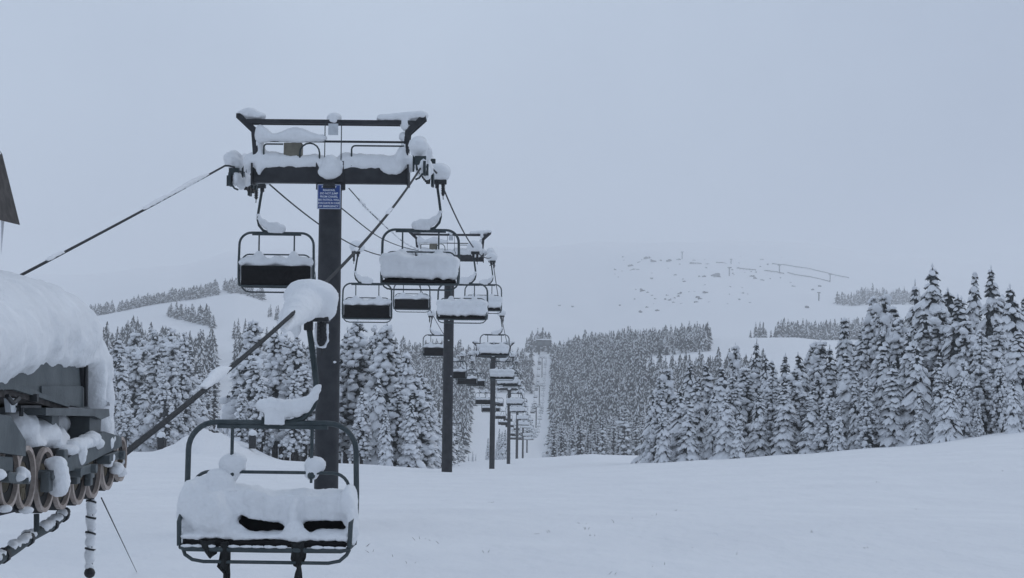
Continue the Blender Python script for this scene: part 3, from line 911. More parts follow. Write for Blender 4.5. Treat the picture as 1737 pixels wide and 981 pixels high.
right_d = [21.1 + 25.3 * k for k in range(1, 50)]
left_d = [47.7 + 25.1 * k for k in range(0, 49)]
ORD = ['first', 'second', 'third', 'fourth', 'fifth', 'sixth', 'seventh', 'eighth', 'ninth', 'tenth']
right_lab = ['second chair on the right rope, snow-filled seat facing us beside the nearest tower',
             'third chair on the right rope, snow-filled seat in front of the second tower',
             'fourth chair on the right rope, half hidden behind the third one',
             'fifth chair on the right rope, hanging just beyond the second tower',
             'sixth chair on the right rope, snow-filled seat before the third tower',
             'seventh chair on the right rope, close to the third tower',
             'eighth chair on the right rope, just past the third tower']
left_lab = ['nearest chair on the left rope, black backrest towards us under the nearest crossarm',
            'second chair on the left rope, black backrest beside the nearest pole',
            'third chair on the left rope, black backrest below the big snowy chair',
            'fourth chair on the left rope, low left of the second tower pole',
            'fifth chair on the left rope, just right of the second tower pole',
            'sixth chair on the left rope, hanging over the ski run',
            'seventh chair on the left rope, hanging over the ski run near the third pole']
for q in range(9, 14):
    nm = ['ninth', 'tenth', 'eleventh', 'twelfth', 'thirteenth'][q - 9]
    right_lab.append(nm + ' chair on the right rope, small above the snow crest')
    left_lab.append(['eighth', 'ninth', 'tenth', 'eleventh', 'twelfth'][q - 9] + ' chair on the left rope, small above the snow crest')
for k, d in enumerate(right_d):
    if d > 1270: break
    chair(d, 1, right_lab[k] if k < len(right_lab) else ('distant chair on the right rope, low in the valley' if d < 620 else 'tiny chair on the right rope climbing the opposite slope'),
          'chairs on the lift', var=k, full=d < 260, rz=random.Random(k).uniform(-.05, .05))
for k, d in enumerate(left_d):
    if d > 1270: break
    chair(d, -1, left_lab[k] if k < len(left_lab) else ('distant chair on the left rope, low in the valley' if d < 620 else 'tiny chair on the left rope climbing the opposite slope'),
          'chairs on the lift', var=k + 1, full=d < 260, rz=random.Random(k + 77).uniform(-.05, .05))

# terminal at the far end of the line
tp = P(922, 603, 1305)
tz = ground(tp.x, tp.y)
troot = empty('lift_terminal', (tp.x, tp.y, tz))
tag(troot, 'small dark lift terminal on the hilltop at the end of the line', 'terminal')
m = MB(); m.box((0, 0, 8.4), (5.6, 6, 2.2), bev=0.4); m.build('canopy', M['dark'], troot)
for sx in (-3.4, 3.4): MB().box((sx, 0, 3.2), (0.7, 0.9, 3.4)).build('leg', M['pole'], troot)
m = MB(); m.ball((0, 0, 10.7), (5.9, 6.2, 0.9), sub=2); m.build('roof_snow', M['snow'], troot)
for sx in (-2.6, 2.6): MB().box((sx, -6.03, 8.3), (1.6, 0.05, 1.1)).build('window', M['ledge'], troot)

# ------------------------------------------------------------------ station machinery at the left edge
# everything stands in or beside the vertical plane of the right rope: Q maps a photo pixel onto that plane
NRM = Vector((math.cos(LINE_RZ), math.sin(LINE_RZ), 0))      # points to the right of the line
TGT = Vector((-math.sin(LINE_RZ), math.cos(LINE_RZ), 0))     # along the line, away from the camera
L_R = C_OFF - G_HALF
def Q(x, y, off=0.0):
    """off: metres to the right of the rope plane."""
    d = (L_R - off) * F / (917 - x)
    return P(x, y, d)
def plate(mb, poly, off, th, mi=0):
    """Polygon of photo pixels laid in the plane 'off' to the right of the rope, th thick to the left."""
    a = [Q(x, y, off) for x, y in poly]
    b2 = [p - NRM * th for p in a]
    n = len(a)
    f = [list(range(n)), [n + i for i in range(n)][::-1]] + [[i, n + i, n + (i + 1) % n, (i + 1) % n] for i in range(n)]
    mb.add([tuple(p) for p in a + b2], f, mi)

st_base = Q(100, 981, 0)
st = empty('drive_station', (st_base.x, st_base.y, ground(st_base.x, st_base.y)), LINE_RZ)
tag(st, 'grey lift station machinery with a row of wheels under a huge snow dome', 'lift station')
ST_INV = (Matrix.Translation(st.location) @ Matrix.Rotation(LINE_RZ, 4, 'Z')).inverted()
def st_part(mb, name, mats, smooth=True, parent=None):
    me = mb.mesh(name, mats, smooth)
    me.transform(ST_INV)
    return place(name, me, parent or st)
def st_snow(mb, name, voxel, sm, amp, fr, seed):
    me = snow_mesh(name, mb, voxel, M['snow'], sm, amp, fr, seed)
    me.transform(ST_INV)
    return place_pieces('snow_load', me, st)

def fwheel(c, r, w):
    ms = MB()
    c = Vector(c)
    ms.disc_ring(c - NRM * 0.02, NRM, r, r * 0.80, w, 32, 0)
    return ms
WH = [(-58, 857), (-27, 864), (5, 866), (34, 868), (67, 871), (97, 866), (125, 858), (150, 847), (175, 833), (197, 818)]
for k, (x, yb) in enumerate(WH):
    bot = Q(x, yb)
    r = 0.178 if k != 4 else 0.185
    if k == 9: r = 0.15
    c0 = bot + Vector((0, 0, r))
    m = MB()
    m.disc_ring(c0 - NRM * 0.055, NRM, r, r * 0.5, 0.13, 36)
    rim_hub = st_part(m, 'wheel', M['rubber'])
    m = MB(); m.disc_ring(c0 + NRM * 0.02, NRM, r * 0.965, r * 0.83, 0.03, 36)
    st_part(m, 'rim', M['wheel_rim'], parent=rim_hub)
    m = MB(); m.disc_ring(c0 - NRM * 0.004, NRM, r * 0.825, r * 0.05, 0.02, 36); m.tube([c0 - NRM * 0.08, c0 + NRM * 0.04], r * 0.16, 10)
    for q in range(3 if k in (3, 5) else 0):
        a = R(250 + q * 20)
        e = TGT * math.cos(a) + Vector((0, 0, 1)) * math.sin(a)
        m.tube([c0 + e * r * 0.3, c0 + e * r * 0.66], 0.018, 6)
    st_part(m, 'dish', M['wheel_dish'], parent=rim_hub)

for x0, y0, x1, y1 in ((-60, 800, -20, 806), (0, 808, 34, 812), (76, 806, 100, 814), (124, 802, 150, 795), (174, 780, 198, 772)):
    m = MB()     # rockers carrying the wheels
    a, b2 = Q(x0, y0, 0.07), Q(x1, y1, 0.07)
    m.beam(a, b2, 0.04, 0.055, bev=0.008)
    for e in (a, b2): m.tube([e - NRM * 0.03, e + NRM * 0.05], 0.028, 8)
    st_part(m, 'rocker', M['housing'])
for x, y, o_, h in ((79, 817, .08, (.025, .04, .055)), (152, 803, .06, (.02, .05, .03)), (150, 817, .05, (.02, .03, .025)), (105, 772, .07, (.025, .04, .03)), (128, 792, .06, (.02, .04, .018)), (125, 812, .06, (.03, .04, .03))):
    st_part(MB().box(Q(x, y, o_), h, bev=0.006), 'bracket', M['ledge'])
m = MB()     # main frame plates
plate(m, [(101, 802), (104, 788), (140, 757), (176, 732), (206, 741), (207, 757), (168, 776), (128, 798)], 0.085, 0.03)
st_part(m, 'frame_plate', M['housing'], False)
m = MB()
plate(m, [(-90, 690), (0, 703), (18, 706), (44, 748), (44, 774), (0, 768), (-90, 760)], 0.09, 0.03)
st_part(m, 'frame_plate', M['housing'], False)
m = MB(); plate(m, [(-80, 768), (22, 776), (22, 800), (-80, 800)], 0.075, 0.02)
st_part(m, 'frame_plate', M['housing'], False)
m = MB()     # dark tail behind the last wheels
plate(m, [(165, 775), (205, 757), (205, 775), (190, 800), (175, 805)], -0.03, 0.08)
st_part(m, 'tail_plate', M['dark'], False)
m = MB()
plate(m, [(22, 700), (170, 700), (172, 760), (140, 800), (20, 800)], -0.32, 0.25)
st_part(m, 'gear_case', M['dark'], False)
m = MB()
plate(m, [(-60, 790), (30, 792), (120, 812), (190, 790), (188, 810), (125, 845), (30, 845), (-60, 840)], -0.13, 0.05)
st_part(m, 'gear_case', M['dark'], False)
m = MB()     # ledge under the hood
plate(m, [(78, 692), (185, 694), (186, 706), (172, 712), (160, 706), (78, 705)], 0.06, 0.5)
plate(m, [(88, 706), (100, 706), (100, 735), (88, 735)], 0.0, 0.2); plate(m, [(152, 708), (172, 710), (170, 745), (152, 745)], 0.02, 0.2)
st_part(m, 'ledge', M['ledge'], False)
m = MB()     # hood side
plate(m, [(-120, 590), (15, 588), (150, 615), (150, 692), (130, 690), (70, 672), (25, 655), (-120, 655)], 0.0, 0.06)
st_part(m, 'hood_panel', M['housing'], False)
m = MB()
plate(m, [(71, 655), (147, 655), (148, 693), (118, 688), (71, 671)], 0.012, 0.01)
st_part(m, 'hood_flange', M['housing'], False)
m = MB()
plate(m, [(-120, 645), (24, 647), (70, 667), (118, 684), (118, 691), (70, 675), (24, 661), (-120, 662)], 0.05, 0.06)
st_part(m, 'hood_flange', M['housing'], False)
m = MB()
plate(m, [(-120, 664), (24, 662), (70, 676), (118, 692), (118, 699), (70, 686), (24, 672), (-120, 680)], 0.03, 0.45)
st_part(m, 'hood_sill', M['wood'], False)
m = MB(); plate(m, [(140, 625), (150, 622), (150, 655), (143, 657)], 0.02, 0.04); st_part(m, 'latch', M['dark'], False)
st_part(MB().tube([Q(146, 620, .03), Q(146, 690, .03)], 0.012, 6), 'hinge_rod', M['dark'])
st_part(MB().box(Q(55, 675, 0.04), (0.03, 0.02, 0.02)), 'fitting', M['dark'], False)
m = MB(); plate(m, [(36, 688), (70, 688), (70, 692), (36, 692)], 0.05, 0.03); m.tube([Q(37, 690, .04), Q(36, 706, .04)], 0.012, 6); st_part(m, 'fitting', M['dark'], False)
st_part(MB().tube([Q(12, 672, .05), Q(22, 684, .05), Q(32, 676, .05)], 0.013, 6), 'hook', M['dark'])
m = MB(); plate(m, [(16, 676), (31, 676), (27, 700), (19, 700)], 0.02, 0.03); st_part(m, 'bracket', M['whiteplate'], False)

m = MB()     # the great dome of snow over the hood
def sb(x, y, off, rx, rz_, ry=None):
    """snow ball: photo pixel, offset from rope plane, radii (along line, across, up) in metres"""
    p = Q(x, y, off)
    v, f = ICO[3]
    v = v * np.array((ry if ry else rx, rx, rz_)) @ np.array(Matrix.Rotation(LINE_RZ, 3, 'Z')).T
    m.add(v + np.array(tuple(p)), f)
CHAIN = [(-330, 590, -.55, .75, .36, .8), (-170, 575, -.55, .6, .38, .7), (-70, 560, -.5, .5, .36, .6), (0, 556, -.48, .40, .32, .6), (34, 562, -.46, .33, .27, .5), (56, 578, -.44, .29, .235, .45),
         (76, 598, -.42, .265, .22, .42), (94, 626, -.40, .25, .21, .38), (106, 658, -.39, .245, .20, .34), (112, 690, -.38, .245, .18, .32), (120, 722, -.37, .255, .16, .3), (130, 750, -.36, .255, .14, .28), (136, 778, -.36, .245, .11, .26)]
for q0, q1 in zip(CHAIN, CHAIN[1:]):
    for k in range(5): sb(*[u0 + (u1 - u0) * k / 5 for u0, u1 in zip(q0, q1)])
for x, y, off, rx, rz_, ry in ((0, 605, .0, .05, .12, .10), (-5, 640, 0.0, .05, .08, .1), (-30, 630, .0, .08, .10, .14), (163, 655, -.08, .05, .16, .10), (164, 685, -.07, .055, .1, .10), (160, 625, -.08, .06, .14, .10)):
    sb(x, y, off, rx, rz_, ry)
for x in range(-60, 152, 7):                          # rolled lip hanging over the hood
    lip = float(np.interp(x, [-60, 14, 28, 50, 72, 80, 100, 120, 140, 150], [590, 588, 590, 601, 611, 618, 630, 634, 628, 626]))
    top = float(np.interp(x, [-60, 0, 60, 100, 150], [525, 525, 540, 572, 602]))
    cy_ = (lip + top) / 2
    sb(x, cy_, -.12, .09, (lip - top) / 2 / 290, .14)
    sb(x, lip - 16, -.05, .075, .055, .11)
st_snow(m, 'station_dome', 0.03, 26, 0.028, 4.0, 31)
m = MB()     # drifts lying on the lower frames
for x, y, off, rx, rz_, ry in ((60, 738, -.10, .26, .1, .12), (85, 745, -.08, .15, .08, .1), (30, 725, -.12, .18, .1, .12), (50, 752, -.08, .16, .05, .1), (95, 760, -.03, .1, .06, .08), (80, 720, -.2, .3, .09, .12),
                               ):
    sb(x, y, off, rx, rz_, ry)
st_snow(m, 'station_drift', 0.02, 3, 0.02, 6.0, 33)
m = MB()
for x, y, off, rx, rz_, ry in ((116, 764, .06, .07, .03, .06), (126, 756, .06, .09, .045, .07), (137, 752, .06, .1, .04, .07), (150, 748, .07, .08, .04, .07), (157, 745, .07, .05, .045, .06), (133, 768, .07, .06, .06, .05), (134, 780, .07, .03, .035, .04), (162, 752, .07, .05, .04, .06),
                               (183, 752, .06, .05, .05, .04), (186, 746, .05, .04, .05, .04)):
    sb(x, y, off, rx, rz_, ry)
st_snow(m, 'plate_snow', 0.013, 2, 0.012, 9.0, 35)
m = MB()
for x, y, off, rx, rz_, ry in ((96, 792, .12, .07, .06, .06), (100, 805, .12, .07, .08, .06), (99, 822, .12, .06, .07, .06), (90, 786, .1, .06, .035, .05), (103, 815, .12, .05, .09, .05),
                               ):
    sb(x, y, off, rx, rz_, ry)
st_snow(m, 'hub_snow', 0.012, 2, 0.012, 9.0, 36)
m = MB()
for x, y, off, rx, rz_, ry in ((38, 803, .1, .035, .03, .04), (33, 810, .1, .03, .02, .04), (43, 810, .1, .018, .04, .04), (-10, 806, .1, .05, .03, .06)):
    sb(x, y, off, rx, rz_, ry)
st_snow(m, 'rocker_snow', 0.012, 2, 0.012, 9.0, 37)
m = MB()
for x, y, off, rx, rz_, ry in ((185, 778, .06, .04, .04, .04), (182, 786, .06, .025, .03, .04), (197, 795, .05, .06, .04, .05), (204, 800, .04, .05, .035, .05), (201, 785, -.02, .05, .06, .06), (198, 770, -.06, .06, .06, .06)):
    sb(x, y, off, rx, rz_, ry)
st_snow(m, 'tail_snow', 0.012, 2, 0.01, 9.0, 38)
m = MB()
for x, y, off, rx, rz_, ry in ((43, 866, .04, .05, .02, .04), (8, 863, .04, .05, .02, .04)):
    sb(x, y, off, rx, rz_, ry)
st_snow(m, 'rope_guard_snow', 0.01, 1, 0.008, 9.0, 39)
# legs carrying the frame, mostly below and left of the frame
m = MB()
g0 = Q(-140, 700, -0.5)
for oo in (-0.9, -0.2):
    p = Q(-160, 700, oo)
    st_part(MB().beam((p.x, p.y, p.z), (p.x, p.y, ground(p.x, p.y) - 0.3), 0.25, 0.25, bev=0.01), 'support_leg', M['housing'])
st_part(MB().beam(Q(-150, 700, -0.5), Q(120, 715, -0.45), 0.2, 0.16, bev=0.01), 'cross_beam', M['housing'])
m = MB(); m.tube([Q(62, 872, -.02), Q(62, 902, -.02)], 0.016, 8); st_part(m, 'drop_rod', M['steel'])

# conduit below the wheels
cond = [Q(-90, 1005, -.1), Q(0, 946, -.1), Q(25, 930, -.1), Q(55, 908, -.1), Q(85, 892, -.1), Q(98, 882, -.1), Q(112, 868, -.1)]
co_root = MB().tube(cond, [0.034, 0.034, 0.034, 0.032, 0.032, 0.028, 0.028], 10).build('cable_conduit', M['steel'])
tag(co_root, 'sagging cable conduit with rime and clamps below the station wheels', 'conduit')
m = MB()
for k in (0.2, 0.45, 0.7, 0.93):
    i = int(k * 6); a, b2 = cond[i], cond[i + 1]
    p = a.lerp(b2, k * 6 - i); dv = (b2 - a).normalized()
    MB().tube([p - dv * 0.02, p + dv * 0.02], 0.042, 10).build('clamp', M['dark'], co_root)
m = MB(); rnd = random.Random(8)
for k in range(80):
    q = k / 79 * 5.4; i = int(q)
    p = cond[i].lerp(cond[i + 1], q - i)
    if math.sin(k * .23) > -.75: m.ball(p + Vector((0, 0, 0.02)) + NRM * rnd.uniform(-.005, .015), (0.032, 0.04, 0.024), sub=2)
place_pieces('rime', snow_mesh('conduit_rime', m, 0.012, M['snow'], 1, 0.015, 10.0, 3), co_root)

# snow-plastered chain hanging from the wheel frame
hp0, hp1 = Q(155, 838, -.05), Q(152, 972, -.05)
ch = MB().tube([hp0, hp1], 0.02, 8).build('hanging_chain', M['dark'])
tag(ch, 'snow-plastered chain hanging straight down from the station wheels', 'chain')
m = MB()
for k in range(22):
    q = k / 21
    p = hp0.lerp(hp1, 0.06 + q * 0.86)
    if k % 5 == 0: continue
    m.ball(p + NRM * (0.004 * math.sin(k * 1.7)), (0.032, 0.032, 0.021), sub=2)
place_pieces('snow', snow_mesh('chain_snow', m, 0.009, M['snow'], 1, 0.007, 20.0, 3), ch)
m = MB()
for k in range(4):
    p = hp0.lerp(hp1, 0.1 + k * 0.2)
    MB().disc_ring(p, Vector((0.2, 0.3 - 0.2 * (k % 2), 1)), 0.034, 0.015, 0.012, 14).build('link', M['dark'], ch)
MB().ball(hp1, (0.035, 0.035, 0.035), sub=2).build('hook', M['dark'], ch)
# guy wire
gp = P(232, 974, 33.5); gp.z = ground(gp.x, gp.y) - 0.05
gw = MB().tube([Q(172, 845, -.03), gp], 0.005, 6).build('guy_wire', M['rope'])
tag(gw, 'thin guy wire slanting from the station down into the snow', 'wire')

# corner of the station roof at the upper left
rr_ = empty('station_roof', tuple(P(-60, 300, 11.0)))
tag(rr_, 'dark wooden roof corner at the upper left edge', 'roof')
RI = Matrix.Translation(rr_.location).inverted()
def slab(mb, poly, d, th, mi=0):
    a = [P(x, y, d) for x, y in poly]; b2 = [p - Vector((0, th, 0)) for p in a]
    n = len(a)
    mb.add([tuple(p) for p in a + b2], [list(range(n)), [n + i for i in range(n)][::-1]] + [[i, n + i, n + (i + 1) % n, (i + 1) % n] for i in range(n)], mi)
def roof_part(mb, name, mt):
    me = mb.mesh(name, mt, False); me.transform(RI); return place(name, me, rr_)
m = MB(); slab(m, [(-220, -60), (-205, -70), (4, 262), (34, 382), (28, 376), (2, 285)], 11.0, 1.6); roof_part(m, 'eave_board', M['wood'])
m = MB(); slab(m, [(-220, -30), (-3, 275), (19, 345), (12, 352), (8, 366), (-2, 360), (-120, 230)], 11.1, 1.4); roof_part(m, 'soffit', M['dark'])
m = MB(); slab(m, [(-60, 300), (0, 350), (19, 368), (16, 371), (10, 368), (0, 372), (-60, 330)], 11.05, 0.12); roof_part(m, 'rafter', M['wood']); m = MB(); slab(m, [(4, 345), (9, 345), (14, 370), (11, 370)], 11.03, .05); roof_part(m, 'rafter', M['wood'])
for x0, y0, x1, y1, r0 in ((5, 366, 2, 432, .012), (12, 370, 11, 376, .006), (18, 368, 19, 375, .006), (-8, 366, -9, 400, .01)):
    a, b2 = P(x0, y0, 11.0), P(x1, y1, 11.0)
    roof_part(MB().tube([a, a.lerp(b2, .5), b2], [r0, r0 * .6, 0.001], 6), 'icicle', M['snow'])
m = MB(); slab(m, [(-218, -64), (-214, -70), (-2, 250), (2, 262), (-4, 262)], 10.95, 1.7); roof_part(m, 'roof_snow', M['snow'])

# ------------------------------------------------------------------ trees
def rand_rot(rnd):
    return Matrix.Rotation(rnd.uniform(0, 6.28), 3, 'Z') @ Matrix.Rotation(rnd.uniform(-.4, .4), 3, 'X')
def tongue(sn, bp, s0, s1, w, h, nr, ns, ang, a, L, rnd):
    """A drooping tongue of snow along a bough; ang turns it sideways from the bough's middle."""
    v = []
    ca, sa = math.cos(a + ang), math.sin(a + ang)
    p0 = bp(s0)
    lat = Vector((-sa, ca, 0))
    tip = None
    for i in range(nr + 2):
        t = i / (nr + 1)
        s_ = s0 + (s1 - s0) * t
        q = bp(s_)
        if ang:
            r_ = (s_ - s0) * L
            q = Vector((p0.x + ca * r_, p0.y + sa * r_, q.z - 0.04 * r_))
        if i in (0, nr + 1):
            v.append(tuple(q)); continue
        pf = math.sin(math.pi * (0.12 + 0.76 * t)) ** .7 * rnd.uniform(.8, 1.22)
        for k in range(ns):
            th = 2 * math.pi * k / ns
            ct, st_ = math.cos(th), math.sin(th)
            v.append(tuple(q + lat * (ct * w * pf * rnd.uniform(.85, 1.15)) + Vector((0, 0, (st_ if st_ > 0 else st_ * .35) * h * pf + h * .25))))
    f = []
    for k in range(ns):
        f.append([0, 1 + (k + 1) % ns, 1 + k])
    for i in range(nr - 1):
        for k in range(ns):
            b0, b1 = 1 + i * ns, 1 + (i + 1) * ns
            f.append([b0 + k, b0 + (k + 1) % ns, b1 + (k + 1) % ns, b1 + k])
    e = 1 + nr * ns
    for k in range(ns):
        f.append([e, 1 + (nr - 1) * ns + k, 1 + (nr - 1) * ns + (k + 1) % ns])
    sn.add(v, f)
def tree_meshes(seed, H, rad, bare, lod, nm):
    """trunk, crown (needles) and snow meshes of one snow-laden conifer."""
    rnd = random.Random(seed)
    tk, cr_, sn = MB(), MB(), MB()
    bend = [(rnd.uniform(-.12, .12) * i / 6 * H / 10, rnd.uniform(-.12, .12) * i / 6 * H / 10) for i in range(7)]
    def axis(z):
        q = max(0, min(5.999, z / H * 6)); i = int(q)
        return bend[i][0] * (1 - q + i) + bend[i + 1][0] * (q - i), bend[i][1] * (1 - q + i) + bend[i + 1][1] * (q - i)
    tk.tube([(bend[i][0], bend[i][1], H * (i / 6) - (0.5 if i == 0 else 0)) for i in range(7)],
            [0.018 * H * (1 - i / 6.15) + 0.01 for i in range(7)], 8 if lod == 0 else (6 if lod == 1 else 4))
    z = H * bare
    step = {0: 0.44, 1: 0.55, 2: 0.85, 3: 1.15}[lod]
    nb = {0: (6, 8), 1: (6, 7), 2: (5, 6), 3: (4, 5)}[lod]
    lop = [rnd.uniform(.75, 1.25) for _ in range(6)]
    while z < H * 0.985:
        tt = (z - H * bare) / (H * (1 - bare))
        clump = nm in ('pine', 'clump')
        prof = ((1 - tt) ** 0.6 * (0.62 + 0.38 * min(1, tt / 0.2 + .1))) if clump else (1 - tt) ** 0.72 * (0.55 + 0.45 * min(1, tt / 0.12 + .35))
        Lm = max(0.22, rad * prof * (1 + 0.28 * noise.noise(Vector((seed * 3.7, z * 0.9, 0.5)))))
        n = rnd.randint(*nb) if tt < 0.85 else rnd.randint(3, 5)
        a0 = rnd.uniform(0, 6.28)
        for b_ in range(n):
            a = a0 + 6.283 * b_ / n + rnd.uniform(-.35, .35)
            L = Lm * rnd.uniform(.62, 1.12) * lop[int(a / 6.2832 * 6) % 6]
            if rnd.random() < .07: L *= 1.25
            if rnd.random() < .10 and lod < 2: continue
            L = min(L, (H - z) * (0.5 if clump else 0.42) + 0.10)
            up = 0.25 if tt > .8 else rnd.uniform(-.22, .18)
            dr = rnd.uniform(.45, .95)
            ca, sa = math.cos(a), math.sin(a)
            ax, ay = axis(z)
            zz = z + rnd.uniform(-.15, .15)
            def bp_(s): return Vector((ax + ca * L * s, ay + sa * L * s, zz + L * (up * s - dr * s * s)))
            # needles
            ss = {0: (.25, .42, .58, .72, .86, .98), 1: (.35, .62, .92), 2: (.5, .95), 3: (.85,)}[lod]
            for s in ss:
                p = bp_(s) - Vector((0, 0, .05))
                w = (0.15 + 0.22 * L * (1.05 - s)) * rnd.uniform(.8, 1.25)
                k = {0: 7, 1: 4, 2: 3, 3: 3}[lod]
                v, f = [], []
                for q in range(k):
                    th = a + rnd.uniform(-1.9, 1.9)
                    ln = w * rnd.uniform(.7, 1.4)
                    tip = p + Vector((math.cos(th) * ln, math.sin(th) * ln, -ln * rnd.uniform(.1, .9)))
                    pr = Vector((-math.sin(th), math.cos(th), rnd.uniform(-.5, .5))) * ln * (.28 if lod == 0 else .42)
                    i = len(v)
                    v += [tuple(p + pr), tuple(p - pr + Vector((0, 0, .03))), tuple(tip)]
                    f.append([i, i + 1, i + 2])
                cr_.add(v, f)
            # snow pads along the outer branch
            if lod == 0 and clump:
                for s in (.45, .72, .98):
                    if rnd.random() < .22: continue
                    big = rnd.uniform(.55, 1.0) * (1.8 if rnd.random() < .08 else 1)
                    p = bp_(s * rnd.uniform(.92, 1.08))
                    Lp, wd, ht = (.16 * L + .15) * big, (.15 * L + .14) * big * rnd.uniform(.8, 1.2), (.13 * L + .15) * big * rnd.uniform(.8, 1.2)
                    rot = Matrix.Rotation(a, 3, 'Z') @ Matrix.Rotation(-math.atan2(up - 2 * dr * s, 1.0), 3, 'Y') @ Matrix.Rotation(rnd.uniform(-.4, .4), 3, 'X')
                    sn.ball(p + Vector((0, 0, ht * .35)), (Lp, wd, ht), rot, 1, 0, 0.26, rnd)
                continue
            if lod < 2:
                big = rnd.uniform(.75, 1.3)
                w = (0.14 * L + 0.135) * big
                h = (0.115 * L + 0.125) * big
                s1 = rnd.uniform(.96, 1.1)
                if lod == 0:
                    tongue(sn, bp_, rnd.uniform(.18, .38), s1, w, h, 4, 6, 0, a, L, rnd)
                    if L > .5:
                        for sg in (-1, 1):
                            if rnd.random() < .85: tongue(sn, bp_, rnd.uniform(.3, .5), s1 * rnd.uniform(.8, 1.0), w * .85, h * .9, 3, 5, sg * rnd.uniform(.3, .75), a, L, rnd)
                else:
                    tongue(sn, bp_, .25, s1, w * 1.2, h * 1.1, 2, 5, 0, a, L, rnd)
                    tongue(sn, bp_, .4, s1 * .9, w, h, 2, 4, rnd.choice((-.6, .6)), a, L, rnd)
                continue
            pads = [(.72, .42)]
            for s, q in pads:
                if rnd.random() < .2: continue
                p = bp_(min(s * rnd.uniform(.92, 1.08), 1.05))
                slope = math.atan2(up - 2 * dr * s, 1.0)
                big = rnd.uniform(.65, 1.25) * (1.45 if rnd.random() < .14 else 1)
                Lp = (q * L * .72 + 0.12) * big
                wd = (0.18 * L + 0.13) * big * rnd.uniform(.8, 1.25)
                ht = (0.14 + 0.115 * L) * big * rnd.uniform(.8, 1.25)
                rot = Matrix.Rotation(a, 3, 'Z') @ Matrix.Rotation(-slope, 3, 'Y') @ Matrix.Rotation(rnd.uniform(-.35, .35), 3, 'X')
                if lod == 0:
                    sn.ball(p + Vector((0, 0, ht * .45)), (Lp, wd, ht), rot, 1, 0, 0.24, rnd)
                elif lod == 1:
                    v, f = OCTA
                    v = v * np.array([rnd.uniform(.8, 1.2) for _ in range(6)])[:, None] * np.array((Lp, wd, ht)) @ np.array(rot).T
                    sn.add(v + np.array(p + Vector((0, 0, ht * .5))), f)
                else:
                    v, f = OCTA
                    v = v * np.array((Lp * .85, wd * 1.1, ht * 1.1)) * rnd.uniform(.65, 1.25) @ np.array(rot).T
                    sn.add(v + np.array(p + Vector((0, 0, ht * .4))), f[:6])
        z += step * rnd.uniform(.8, 1.2) * (0.8 if tt > .7 else 1)
    # dense dark heart of the crown
    zc = H * bare
    while zc < H * 0.93:
        tt = (zc - H * bare) / (H * (1 - bare))
        r_ = rad * (1 - tt) ** .75 * 0.42
        ax, ay = axis(zc)
        v, f = OCTA if lod else ICO[1]
        cr_.add(v * np.array([rnd.uniform(.75, 1.25) for _ in v])[:, None] * np.array((r_, r_, .55)) + np.array((ax, ay, zc + .1)), f)
        zc += (0.55, 0.8, 1.0, 1.5)[lod]
    ax, ay = axis(H)
    cr_.add([(ax - .05, ay, H - .5), (ax + .05, ay, H - .5), (ax, ay, H + .12), (ax, ay + .06, H - .5)], [[0, 1, 2], [1, 3, 2], [3, 0, 2]])
    sn.add(OCTA[0] * np.array((.09, .09, .26)) + np.array((ax, ay, H - .12)), OCTA[1])
    return tk, cr_, sn

SPEC = {  # kind: (height, crown radius, bare share of trunk)
 'fir': [(12.0, 2.3, .02), (12.0, 1.9, .03), (12.0, 2.1, .04), (12.0, 1.5, .03), (12.0, 2.1, .03), (12.0, 1.8, .03)],
 'pine': [(12.0, 1.6, .24), (12.0, 1.45, .26), (12.0, 1.75, .20), (12.0, 1.55, .16)],
}
TREE = {}
for lod in (0, 1):
    for kind in SPEC:
        lst = []
        for k, (H, rd, br) in enumerate(SPEC[kind]):
            tk, cr_, sn = tree_meshes(100 * lod + 10 * k + (5 if kind == 'pine' else 0), H, rd, br, lod, 'clump' if kind == 'fir' and k > 3 and lod == 0 else kind)
            lst.append((tk.mesh('trunk', M['bark']), cr_.mesh('crown', M['needle'], False), sn.mesh('snow_load', M['tree_snow'], lod == 0)))
        TREE[(kind, lod)] = lst
tree_rnd = random.Random(77)
def tree(x, y, H, kind, lod, label, group, var=None, z=None, fat=1.0):
    lst = TREE[(kind, lod)]
    ms = lst[tree_rnd.randrange(len(lst)) if var is None else var % len(lst)]
    root = empty('snowy_fir_tree' if kind == 'fir' else 'snowy_pine_tree', (x, y, (ground(x, y) if z is None else z) - 0.1), tree_rnd.uniform(0, 6.28))
    root.rotation_euler.x = tree_rnd.gauss(0, .018)
    root.rotation_euler.y = tree_rnd.gauss(0, .018)
    s = H / 12.0
    root.scale = (s * fat, s * fat, s)
    tag(root, label, 'tree', group)
    for nm, me in zip(('trunk', 'crown', 'snow_load'), ms):
        o = place(nm, me, root)
        if nm != 'trunk': o['kind'] = 'stuff'
    return root
def tree_px(x, top, d, kind, label, group, fat=1.0, lod=0, var=None, drop=0.0):
    """A tree whose tip is seen at (x, top), d metres ahead."""
    tip = P(x, top, d)
    base = P(x, HOR, d)
    gz = ground(tip.x, d)
    return tree(tip.x, d, max(1.5, tip.z - gz + 0.1), kind, lod, label, group, var, gz, fat)

